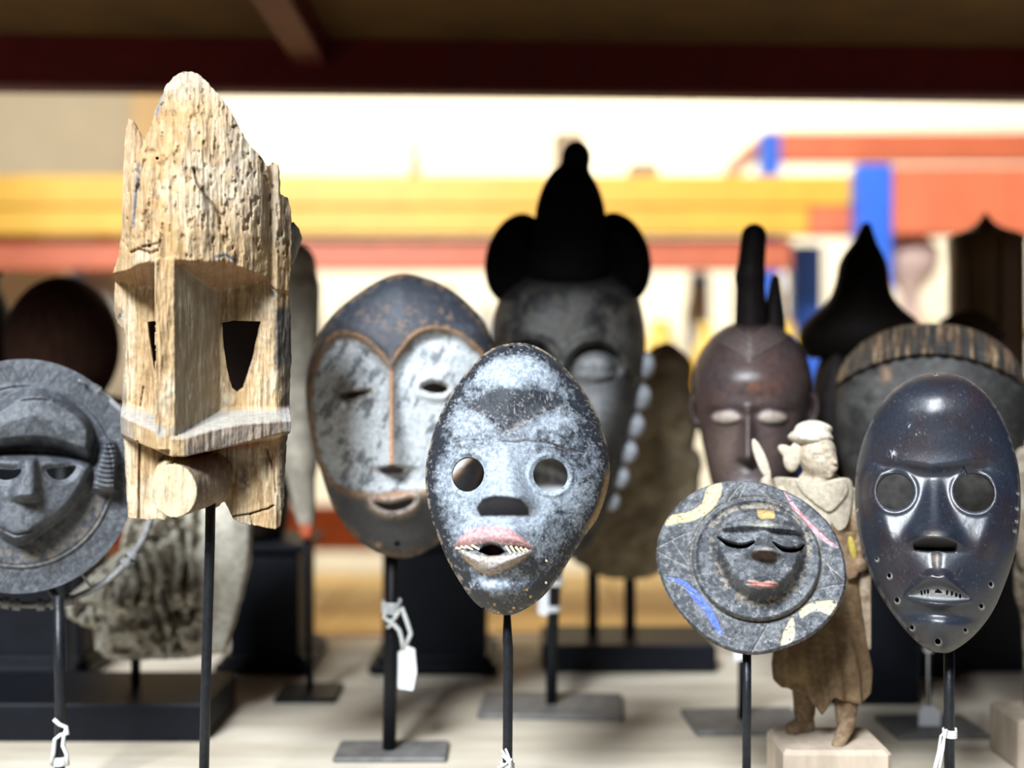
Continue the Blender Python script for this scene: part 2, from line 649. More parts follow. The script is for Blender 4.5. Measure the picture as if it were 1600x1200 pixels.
for x in (-0.292, 0.80, -1.1):
    MB().box((x - 0.024, 0.80, CZ + 0.462), (x + 0.024, 1.70, CZ + 0.506), 0.003).build('support_bar', M['red_steel'], rack)
for x in (-1.46, 1.46):
    for y in (0.72, 1.70):
        MB().box((x - 0.04, y, 0), (x + 0.04, y + 0.07, 3.0), 0.004, RZ, PV).build('upright', M['blue_steel'], rack)

# ------------------------------------------------------------------ the rack across the aisle
def pbox(mb, x0, y0, x1, y1, d, dep, bev=0.004):
    a, b = P(x0, y1, d), P(x1, y0, d)
    return mb.box((a.x, d, a.z), (b.x, d + dep, b.z), bev)

far = thing('pallet_rack', 'far pallet rack with long yellow and orange beams beyond the mask shelf', 'rack', (0, 3.4, 0))
pbox(MB(), -500, 274, 1342, 322, 3.015, 0.06).build('beam', M['yellow_steel'], far)
pbox(MB(), -500, 325, 1264, 366, 3.015, 0.06).build('beam', M['yellow_steel'], far)
pbox(MB(), -520, 372, 1238, 420, 3.06, 0.06).build('beam', M['orange_steel'], far)
pbox(MB(), 1265, 325, 1342, 366, 3.015, 0.06).build('beam', M['orange_steel'], far)
pbox(MB(), -500, 905, 1342, 950, 3.95, 0.06).build('beam', M['yellow_steel'], far)
pbox(MB(), -520, 790, 1342, 862, 4.02, 0.06).build('beam', M['orange_steel'], far)
pbox(MB(), -520, 1003, 1342, 1060, 2.92, 0.06).build('beam', M['orange_steel'], far)
for k in range(8):
    x0 = -2.2 + k * 0.42
    MB().box((x0, 2.98, 0.852), (x0 + 0.41, 3.94, 0.872), 0.002).build('deck_board', mat('yellow_plywood', (0.72, 0.52, 0.22), 0.7, 0.2, 8, 0.05) if k == 0 else bpy.data.materials['yellow_plywood'], far)
DK2 = CZ - 0.085
MB().box((-2.2, 3.0, DK2 - 0.03), (1.16, 3.9, DK2), 0.002).build('middle_deck', bpy.data.materials['yellow_plywood'], far)
DK3 = P(0, 274, 3.0).z
MB().box((-2.2, 3.06, DK3 - 0.03), (0.90, 3.4, DK3 - 0.004), 0.002).build('top_deck', bpy.data.materials['yellow_plywood'], far)
for x, d in ((1262, 3.42), (112, 3.5), (-380, 3.0)):
    mb = MB()
    a = P(x, 600, d).x
    mb.box((a - 0.045, d, 0), (a + 0.045, d + 0.07, 1.93), 0.004)
    mb.build('upright', M['blue_steel'], far)

near = thing('pallet_rack', 'orange-beamed pallet rack with a blue upright at the far bay end', 'rack', (1.6, 3.0, 0))
x = P(1368, 600, 2.94).x
MB().box((x - 0.044, 2.94, 0), (x + 0.044, 3.01, P(0, 256, 2.94).z), 0.004).build('upright', M['blue_steel'], near)
x2 = P(1205, 600, 4.15).x
MB().box((x2 - 0.035, 4.15, 0), (x2 + 0.035, 4.22, P(0, 206, 4.15).z), 0.004).build('upright', M['blue_steel'], near)
pbox(MB(), 1397, 260, 1900, 366, 2.94, 0.06).build('beam', M['orange_steel'], near)
pbox(MB(), 1221, 205, 1900, 252, 4.15, 0.06).build('beam', M['orange_steel'], near)
a, b = P(1140, 268, 5.2), P(1207, 214, 4.20)
MB().tube([a, b], 0.035, 4).build('side_brace', M['orange_steel'], near)
MB().box((P(1420, 0, 2.98).x, 2.99, P(0, 505, 2.98).z - 0.02), (P(2000, 0, 2.98).x, 3.5, P(0, 505, 2.98).z), 0.002).build('deck', bpy.data.materials['yellow_plywood'], near)

tag(MB().box((P(-300, 0, 5.0).x, 5.0, 0), (P(205, 0, 5.0).x, 5.12, 3.2)).build('partition_panel', M['beige']), 'tall beige partition panel at the far end of the aisle', 'panel')
tag(MB().box((P(205, 0, 4.9).x, 4.9, 0), (P(262, 0, 4.9).x, 5.0, 3.2)).build('partition_panel', M['tan']), 'narrow tan panel beside the beige partition', 'panel')

# ------------------------------------------------------------------ goods on the far racks
def far_mat(n, c, r=0.5):
    return mat(n, c, r, 0.15, 20, 0.05)
FM = {'white': far_mat('white_glaze', (0.85, 0.83, 0.78), 0.25), 'grey': far_mat('grey_stoneware', (0.33, 0.32, 0.28)), 'blue': far_mat('navy_box', (0.03, 0.06, 0.16)),
      'yellow': far_mat('yellow_glaze', (0.80, 0.50, 0.04), 0.3), 'red': far_mat('red_lacquer', (0.50, 0.05, 0.03), 0.3), 'sand': far_mat('sand_stone', (0.55, 0.47, 0.32), 0.8),
      'pink': far_mat('pale_pink_stone', (0.62, 0.42, 0.34), 0.7), 'brown': far_mat('dark_bronze', (0.10, 0.055, 0.022), 0.4), 'carton': far_mat('brown_carton', (0.25, 0.18, 0.11), 0.8), 'dark': far_mat('dark_wood', (0.03, 0.02, 0.014), 0.5)}
def vase(px, ytop, w, d, zbase, mname, label, prof='v', group=None, name='vase'):
    c = P(px, 0, d)
    h = P(0, ytop, d).z - zbase
    r = w * d / F / 2
    pr = {'v': [(.45, 0), (.6, .05), (.95, .35), (1, .5), (.8, .72), (.45, .85), (.4, .93), (.55, 1)],
          'j': [(.7, 0), (.95, .1), (1, .4), (.95, .75), (.7, .9), (.62, .93), (.66, 1)],
          'b': [(.5, 0), (.55, .04), (.3, .12), (.35, .3), (.8, .42), (1, .55), (.95, .68), (.5, .78), (.35, .85), (.4, .93), (.22, .98), (.05, 1)],
          'c': [(.9, 0), (1, .03), (.98, .5), (.97, .96), (.9, 1)]}[prof]
    o = MB().lathe((c.x, d + r, zbase), [(r * a, h * b) for a, b in pr], 24).build(name, FM[mname], None, (c.x, d + r, zbase))
    return tag(o, label, {'vase': 'vase', 'jar': 'jar', 'canister': 'canister', 'stone_statuette': 'statue', 'urn': 'vase'}[name], group)
Z3 = P(0, 274, 3.0).z
vase(1035, 500, 48, 3.15, DK2, 'yellow', 'squat yellow jar on far rack, beside the slate grey jar', 'j', name='jar')
vase(1092, 440, 40, 3.35, DK2, 'grey', 'slate grey jar on far rack behind the dark crested head', 'j', name='jar')
vase(1106, 505, 44, 3.1, DK2, 'yellow', 'yellow round vase in front of slate grey jar on far rack', 'v')
vase(1070, 520, 30, 3.05, DK2, 'sand', 'sand-coloured small vase between two yellow pots on far rack', 'v')
vase(1232, 505, 46, 3.1, DK2, 'yellow', 'yellow jar beside red lacquer vase on far rack', 'j', name='jar')
vase(1222, 455, 26, 3.3, DK2, 'red', 'slim red lacquer vase on far rack', 'v')
vase(1166, 430, 30, 3.4, DK2, 'dark', 'slim dark wooden canister on far rack', 'c', name='canister')
vase(1095, 425, 34, 3.6, DK2, 'blue', 'navy blue canister on far rack', 'c', name='canister')
vase(560, 470, 120, 3.5, DK2, 'sand', 'broad sand-coloured urn on far rack behind the white-faced mask', 'v', name='urn')
vase(470, 420, 60, 3.3, DK2, 'grey', 'tall grey urn on far rack beside the weathered plank mask', 'v', name='urn')
vase(700, 445, 36, 3.4, DK2, 'sand', 'slim sand-coloured vase on far rack', 'v')
vase(760, 470, 40, 3.2, DK2, 'grey', 'grey bulbous vase on far rack beside slim sand-coloured vase', 'b')
vase(1437, 322, 92, 3.0, P(0, 505, 2.98).z, 'pink', 'pale pink stone urn with lid on orange-beamed rack', 'b', name='urn')
vase(150, 322, 70, 3.2, DK2 + 0.0, 'grey', 'grey stone statuette with pointed head on far rack', 'b', name='stone_statuette')
# pale tilted slab far left
sl = MB().prism([(q.x, q.z) for q in (P(-60, 330, 3.3), P(20, 328, 3.3), P(100, 430, 3.3), P(118, 560, 3.3), P(-60, 560, 3.3))], 3.3, 3.36)
tag(sl.build('stone_slab', FM['sand']), 'pale sloping stone slab on far rack beside the grey statuette', 'slab')
# things lying on top of the yellow beams
a = P(890, 0, 3.1).x
tag(MB().box((a - 0.042, 3.1, Z3 - 0.004), (a + 0.042, 3.2, P(0, 207, 3.1).z), 0.002).build('carton', FM['carton']), 'small brown carton standing on the yellow beam shelf', 'box')
a = P(1007, 0, 3.1).x
tag(MB().box((a - 0.038, 3.1, Z3 - 0.004), (a + 0.038, 3.2, P(0, 255, 3.1).z), 0.002).build('carton', FM['carton']), 'flat brown carton lying on the yellow beam shelf', 'box')
mb = MB()
pp = [(648, 275, .014), (648, 262, .012), (650, 248, .010), (646, 232, .008), (642, 215, .005)]
mb.tube([P(a_, b_, 3.12) for a_, b_, _ in pp], [r_ for _, _, r_ in pp], 8)
mb.tube([P(650, 250, 3.12), P(656, 262, 3.10)], [.008, .004], 6)
tag(mb.build('figurine', FM['carton']), 'tiny slender figurine standing on the yellow beam shelf', 'figurine')

# ------------------------------------------------------------------ stands
def stand(root, rod, d, r, plate=None, plate_mat='plate', rodmat='iron', rough_top=None):
    """rod: photo pixels from the top down to the shelf; plate: half width, half depth, height in metres"""
    pts = [P(x, y, d) for x, y in rod[:-1]]
    ph = plate[2] if plate else 0.0
    base = Vector((P(rod[-1][0], 0, d).x, d, DECK + ph * 0.5))
    pts.append(base)
    rr = [r] * len(pts)
    if rough_top:
        rr[0] = r * rough_top
    MB().tube(pts, rr, 12).build('rod', M[rodmat], root)
    if plate:
        w, dp, h = plate[:3]
        cx, cy = base.x + (plate[3] if len(plate) > 3 else 0), d + (plate[4] if len(plate) > 4 else 0)
        MB().box((cx - w, cy - dp, DECK), (cx + w, cy + dp, DECK + h), 0.0015, math.radians(plate[5]) if len(plate) > 5 else 0).build('base_plate', M[plate_mat], root)

def root_at(name, px, d, label, cat, group=None):
    return thing(name, label, cat, (P(px, 0, d).x, d, DECK), group)

# ------------------------------------------------------------------ grey patinated oval mask (centre)
m_B = mat_attr('chalky_patina_wood', 0.45, 330, 0.45, 0.5)
def mask_centre():
    d = 0.95
    c = (797, 745)
    k = 2.553
    q = lambda pts: cr(640, 510, k, pts)
    out = q([(410, 57), (350, 72), (300, 105), (220, 190), (150, 290), (100, 400), (70, 520), (63, 600), (70, 680), (85, 750), (120, 850), (160, 940), (215, 1030), (265, 1095), (325, 1133), (385, 1143), (440, 1130), (520, 1080), (585, 1005), (640, 920), (700, 830), (750, 760), (787, 660), (800, 570), (785, 450), (740, 325), (680, 230), (600, 140), (520, 82), (465, 61)])
    root = root_at('oval_mask', 793, d, 'chalky grey oval face mask with round eyes and pink upper lip, on iron rod', 'mask', 'masks on stands')
    gr = disk_grid(out, c[0], c[1], 290)
    eyes = [(734, 749, 24.5, 26), (857.5, 750.5, 26, 24.5)]
    op = q([(283, 903), (300, 884), (330, 874), (360, 884), (384, 906), (360, 919), (320, 921)])
    smalls = [q([p])[0] for p in [(405, 88), (540, 935), (465, 1045), (480, 1072), (340, 1102), (415, 1115), (355, 1133), (297, 1118), (250, 1085), (540, 1018)]]
    def hole(X, Y):
        h = np.full(X.shape, 1e9)
        for e in eyes:
            h = np.minimum(h, ell(X, Y, *e))
        for sx, sy in smalls:
            h = np.minimum(h, np.hypot(X - sx, Y - sy) - 2.3)
        return h
    upper = smooth(q([(190, 882), (220, 842), (270, 815), (330, 811), (400, 824), (455, 858), (494, 893), (440, 884), (380, 880), (330, 870), (280, 878)]), 4)
    lower = smooth(q([(190, 890), (240, 903), (290, 918), (340, 924), (390, 918), (494, 898), (440, 935), (365, 975), (310, 985), (250, 945)]), 4)
    mouth = smooth(q([(186, 884), (225, 838), (270, 812), (330, 808), (400, 820), (460, 858), (497, 895), (440, 940), (365, 980), (305, 988), (245, 945)]), 4)
    brow = lambda X: IP(X, [(660, 720), (690, 672), (715, 653), (738, 650), (765, 665), (793, 688), (820, 670), (850, 652), (887, 640), (915, 660), (950, 700)])
    def zf(X, Y, r):
        z = 92 * np.power(np.clip(1 - r ** 2.4, 0, 1), 0.62)
        t = Y - brow(X)
        lat = np.exp(-((X - 797) / 120) ** 4)
        z = z + lat * (17 * SS(0, -75, t) * SS(-190, -90, t) + 8 * SS(-5, 4, t) * np.exp(-np.clip(t, 0, None) / 60))
        for e in eyes:
            de = np.hypot((X - e[0]) * 25 / e[2], (Y - e[1]) * 25 / e[3])
            z = z - 9 * np.exp(-(de / 42) ** 2) + 2.8 * np.exp(-((de - 31) / 3.5) ** 2)
        ny = np.clip((Y - 690) / 95, 0, 1)
        w = 14 + 25 * ny ** 1.3
        lp = np.exp(-(np.abs(X - 786 - (Y - 780) * .03) / w) ** 3.4)
        z = z + 40 * ny ** 1.6 * lp * SS(813, 787 - 3 * np.cos((X - 786) / 14), Y)
        z = z + 20 * G(X, Y, 775, 862, 66, 46)
        sm = sdpoly(X, Y, mouth)
        z = z + 6 * SS(4, -6, sm)
        z = z + 7 * SS(1, -9, sdpoly(X, Y, upper)) + 9 * SS(1, -9, sdpoly(X, Y, lower))
        gap = SS(0, -4, sm) * SS(0, 3, sdpoly(X, Y, upper)) * SS(0, 3, sdpoly(X, Y, lower))
        z = z - 5 * gap
        z = z - 34 * SS(1, -3, sdpoly(X, Y, op))
        z = z - 9 * G(X, Y, 778, 904, 60, 10, 0) + 22 * G(X, Y, 766, 920, 58, 27)
        z = z - 2.0 * np.exp(-(dline(X, Y, q([(372, 488), (420, 492), (460, 484), (500, 487), (560, 497), (620, 512), (690, 522)])) / 1.6) ** 2)
        z = z - 1.5 * np.exp(-(dline(X, Y, q([(155, 490), (230, 480), (310, 484)])) / 1.4) ** 2)
        z = z + 1.8 * (fbm(X / 22, Y / 22, 3) - .5) + 0.9 * (fbm(X / 5, Y / 5, 9) - .5)
        # chipped right edge
        z = z - 8 * SS(0.90, 0.99, r) * SS(905, 930, X) * SS(735, 760, Y) * SS(830, 800, Y)
        return z
    def zb(X, Y, r):
        return 92 * np.power(np.clip(1 - (r * 1.0) ** 2.4, 0, 1), 0.62) * 0.92 - 13
    def cf(X, Y, r):
        n1, n2, n3 = fbm(X / 30, Y / 30, 1), fbm(X / 7, Y / 7, 2), fbm(X / 2.6, Y / 2.6, 4, 3)
        C = col4(X, (0.020, 0.024, 0.032), 0.42)
        zone = 0.9 * G(X, Y, 785, 775, 105, 75) + 0.75 * G(X, Y, 800, 590, 75, 30) + 0.5 * G(X, Y, 740, 665, 40, 22) + 0.55 * G(X, Y, 850, 665, 40, 22) + .4 * G(X, Y, 760, 915, 40, 18)
        V = sdpoly(X, Y, q([(255, 350), (330, 300), (480, 290), (620, 335), (520, 390), (400, 450), (330, 400)]))
        zone = zone - 0.55 * SS(14, -10, V) + 0.35  # shade where the forehead turns under, painted in by thinning the patina
        zone = zone * SS(1.02, 0.80, r) + 0.12
        w = np.clip((zone - 0.42) * 1.5 + (n1 - .5) * 0.8 + (n2 - .5) * 1.2 + (n3 - .5) * 0.7, 0, 1)
        C = paint(C, w * 0.85, (0.345, 0.40, 0.465), 0.50)
        C = paint(C, SS(.64, .76, n3) * SS(.45, .6, n1 + .1) * .4, (0.50, 0.48, 0.45), 0.8)
        dk = np.exp(-(np.minimum(np.abs(Y - brow(X)) - 0, 99) / 3.0) ** 2) * SS(.42, .58, n2) * np.exp(-((X - 797) / 80) ** 4)
        C = paint(C, dk * .35, (0.48, 0.42, 0.36), 0.8)
        scar = np.exp(-(np.minimum(dline(X, Y, q([(372, 488), (420, 492), (460, 484), (500, 487)])), dline(X, Y, q([(570, 497), (620, 515), (690, 522)]))) / 1.3) ** 2)
        C = paint(C, scar, (0.03, 0.015, 0.01), 0.8)
        su = sdpoly(X, Y, upper)
        C = paint(C, SS(2, -2, su) * (.55 + .8 * (n2 - .3)), (0.60, 0.30, 0.28), 0.7)
        sl_ = sdpoly(X, Y, lower)
        C = paint(C, SS(1, -2, sl_) * (.5 + .6 * (n3 - .4)), (0.58, 0.50, 0.42), 0.7)
        C = paint(C, np.exp(-(sl_ / 1.8) ** 2) * .8 * SS(868, 878, Y), (0.55, 0.33, 0.16), 0.8)
        C = paint(C, SS(1, -1.5, sdpoly(X, Y, op)), (0.05, 0.004, 0.003), 0.7)
        nose = sdpoly(X, Y, q([(273, 740), (300, 710), (345, 700), (440, 714), (470, 742), (472, 770), (380, 772), (290, 774)]))
        C = paint(C, SS(2.0, -2.0, nose), (0.006, 0.006, 0.007), 0.35)
        side = SS(0.91, 0.97, r) * SS(900, 925, X) * SS(730, 750, Y) * SS(850, 815, Y)
        C = paint(C, side * .95, (0.55, 0.36, 0.17), 0.85)
        C = paint(C, SS(0.955, 0.985, r) * SS(.45, .6, n2) * .6, (0.50, 0.40, 0.28), 0.8)
        return C
    mk = relief('mask', root, m_B, c, d, gr, zf, zb, cf, hole, pitch=-0.10)
    # teeth: slanting slivers set in the mouth
    tm = mat('yellowed_teeth', (0.70, 0.58, 0.40), 0.6, 0.2, 300, 0.2)
    tl = [((384, 884), (404, 914)), ((402, 884), (422, 913)), ((420, 886), (440, 910)), ((438, 890), (456, 907)), ((455, 893), (470, 904)), ((196, 888), (214, 893)), ((214, 884), (240, 893)), ((232, 882), (262, 898)), ((256, 880), (286, 897))]
    for a, b in tl:
        pa, pb = q([a])[0], q([b])[0]
        zz = []
        for u, v in (pa, pb):
            i = int(np.argmin((gr[0] - u) ** 2 + (gr[1] - v) ** 2))
            zz.append(float(zf(gr[0][i:i + 1], gr[1][i:i + 1], gr[3][i:i + 1])[0]) + 1.0)
        p3 = on_relief(mk, c, d, [pa, pb], zz)
        mb = MB().tube([p3[0], p3[1]], [0.0012, 0.0007], 6)
        me = bpy.data.meshes.new('tooth')
        me.from_pydata(mb.v, [], mb.f)
        link('tooth', me, mk, tm)
    stand(root, [(792, 935), (793, 1000), (794, 1012), (793, 1200), (792, 1300)], d, 0.0042, (0.05, 0.04, 0.004), rough_top=0.55)
    return root
mask_centre()

# ------------------------------------------------------------------ smooth black oval mask (right)
m_D = mat_attr('polished_black_wood', 0.10, 420, 0.3, 0.8)
def mask_black():
    d = 0.96
    c = (1463, 797)
    k = 2.5
    q = lambda pts: cr(1310, 560, k, pts)
    out = q([(395, 48), (310, 62), (220, 122), (145, 215), (92, 315), (62, 430), (56, 560), (70, 680), (100, 800), (150, 910), (210, 1000), (280, 1080), (345, 1128), (400, 1138), (445, 1128), (520, 1070), (590, 980), (640, 870), (680, 750), (702, 620), (705, 480), (688, 365), (640, 240), (575, 145), (505, 82), (450, 56)])
    root = root_at('oval_mask', 1483, d, 'smooth black oval face mask with round eyes and bared tooth row, on iron rod', 'mask', 'masks on stands')
    gr = disk_grid(out, c[0], c[1], 270)
    e1, e2 = (1399, 780, 29.3, 29), (1520, 778, 30, 29.6)
    slot = smooth(q([(278, 940), (330, 918), (390, 906), (450, 918), (505, 938), (450, 952), (390, 956), (330, 952)]), 5)
    smalls = [(q([(a, b)])[0], r) for a, b, r in [(203, 868, 3.2), (233, 957, 3.6), (290, 1055, 3.2), (388, 1100, 4.2), (490, 1052, 2.6), (549, 960, 3.2), (584, 878, 3.2), (153, 805, 2), (676, 665, 2.2), (684, 628, 2), (686, 580, 2), (690, 520, 1.8), (63, 605, 2), (378, 70, 2)]]
    notch = q([(474, 470), (486, 452), (500, 472)])
    tgap = [q([p])[0] for p in [(328, 931), (340, 928), (352, 926), (422, 925), (440, 927), (456, 931), (470, 935)]]
    tri = q([(372, 930), (388, 914), (408, 930)])
    nos = q([(297, 756), (335, 748), (378, 742), (420, 744), (458, 748), (455, 774), (300, 777)])
    def hole(X, Y):
        h = np.minimum(ell(X, Y, *e1), ell(X, Y, *e2))
        h = np.minimum(h, sdpoly(X, Y, notch))
        h = np.minimum(h, sdpoly(X, Y, tri))
        for p_ in tgap:
            h = np.minimum(h, np.maximum(np.abs(X - p_[0]) - 1.5, np.abs(Y - p_[1]) - 3.2))
        for (sx, sy), r in smalls:
            h = np.minimum(h, np.hypot(X - sx, Y - sy) - r)
        return h
    upper = smooth(q([(262, 944), (300, 895), (345, 852), (375, 846), (388, 852), (402, 845), (428, 850), (465, 893), (512, 944), (450, 916), (390, 905), (330, 917)]), 5)
    lower = smooth(q([(262, 946), (330, 953), (390, 957), (450, 953), (515, 946), (470, 968), (390, 984), (310, 970)]), 5)
    brow = lambda X: IP(X, [(1335, 760), (1352, 742), (1370, 735), (1420, 746), (1456, 752), (1490, 747), (1540, 735), (1565, 742), (1590, 760)])
    def zf(X, Y, r):
        z = 88 * np.power(np.clip(1 - r ** 2.3, 0, 1), 0.6)
        t = Y - brow(X)
        lat = np.exp(-((X - 1461) / 112) ** 6)
        z = z + lat * 20 * SS(2, -95, t) * SS(-190, -105, t) + 24 * G(X, Y, 1461, 622, 230, 62)
        z = z + 3 * np.exp(-(np.abs(X - 1461) / 26) ** 2) * SS(-60, -90, t) * SS(-175, -120, t)
        # hollow eye field below the brow, rising again onto the cheeks
        z = z - lat * 16 * SS(-12, 12, t) * SS(135, 8, t)
        hp = 69 + .15 * (Y - 750) - .0008 * (X - 1461) ** 2
        hw = SS(-12, 16, t) * SS(118, 82, np.abs(X - 1461) + .30 * np.clip(Y - 790, 0, None)) * SS(905, 840, Y)
        z = lerp(z, hp, hw)
        for e in (e1, e2):
            de = np.hypot(X - e[0], Y - e[1])
            z = z + 2.2 * np.exp(-((de - 34) / 4) ** 2)
        ny = np.clip((Y - 745) / 108, 0, 1)
        w = 11 + 22 * ny ** 2
        z = z + 44 * ny ** 1.5 * np.exp(-(np.abs(X - 1460) / w) ** 2.6) * SS(871, 852 + 4 * np.abs(X - 1460) / 32, Y)
        for sx in (-1, 1):
            z = z + 9 * G(X, Y, 1460 + sx * 25, 846, 10, 10)
        z = z - 4 * np.exp(-((X - 1464) / 6) ** 2) * SS(868, 876, Y) * SS(905, 890, Y)
        z = z + 22 * G(X, Y, 1465, 920, 58, 40)
        su, sl_ = sdpoly(X, Y, upper), sdpoly(X, Y, lower)
        z = z + 13 * SS(2, -11, su) + 14 * SS(2, -8, sl_)
        z = z - 7 * SS(1, -4, sdpoly(X, Y, slot)) - 16 * SS(1, -4, sdpoly(X, Y, nos))
        z = z - 10 * G(X, Y, 1466, 962, 62, 9) + 20 * G(X, Y, 1466, 978, 52, 26)
        z = z + 0.7 * (fbm(X / 16, Y / 16, 13) - .5)
        return z
    def zb(X, Y, r):
        return 88 * np.power(np.clip(1 - r ** 2.3, 0, 1), 0.6) * 0.9 - 12
    def cf(X, Y, r):
        n1, n2, n3 = fbm(X / 45, Y / 45, 21), fbm(X / 8, Y / 8, 22), fbm(X / 2.5, Y / 2.5, 24, 3)
        C = col4(X, (0.014, 0.018, 0.028), 0.40)
        C = paint(C, SS(.4, .7, n1) * .6, (0.024, 0.014, 0.016), 0.36)
        C = paint(C, SS(.68, .78, n3) * SS(.5, .65, n2) * .35, (0.12, 0.13, 0.14), 0.7)
        C = paint(C, SS(.945, .985, r) * .55 * SS(.3, .6, n2), (0.16, 0.16, 0.16), 0.7)
        C = paint(C, SS(1.5, -1.5, sdpoly(X, Y, nos)), (0.006, 0.005, 0.005), 0.8)  # nostril hollow painted near black, as shade under the nose
        C = paint(C, SS(1, -2, sdpoly(X, Y, slot)) * .9, (0.22, 0.22, 0.21), 0.7)
        C = paint(C, G(X, Y, 1463, 882, 6, 10) * .6 + G(X, Y, 1461, 850, 10, 4) * .5, (0.30, 0.25, 0.20), 0.7)
        for (sx, sy), rr in smalls:
            C = paint(C, np.exp(-((np.hypot(X - sx - 1, Y - sy - 1.5) - rr) / 1.3) ** 2) * .8, (0.35, 0.34, 0.32), 0.8)
        for sx, sy, a in ((1396, 722, 5), (1421, 681, 3), (1434, 693, 3)):
            C = paint(C, SS(.5, .6, n3) * G(X, Y, sx, sy, a, a), (0.4, 0.42, 0.45), 0.8)
        return C
    mk = relief('mask', root, m_D, c, d, gr, zf, zb, cf, hole, pitch=-0.14)
    stand(root, [(1483, 995), (1483, 1100), (1484, 1300)], d, 0.0043, (0.05, 0.04, 0.004))
    return root
mask_black()

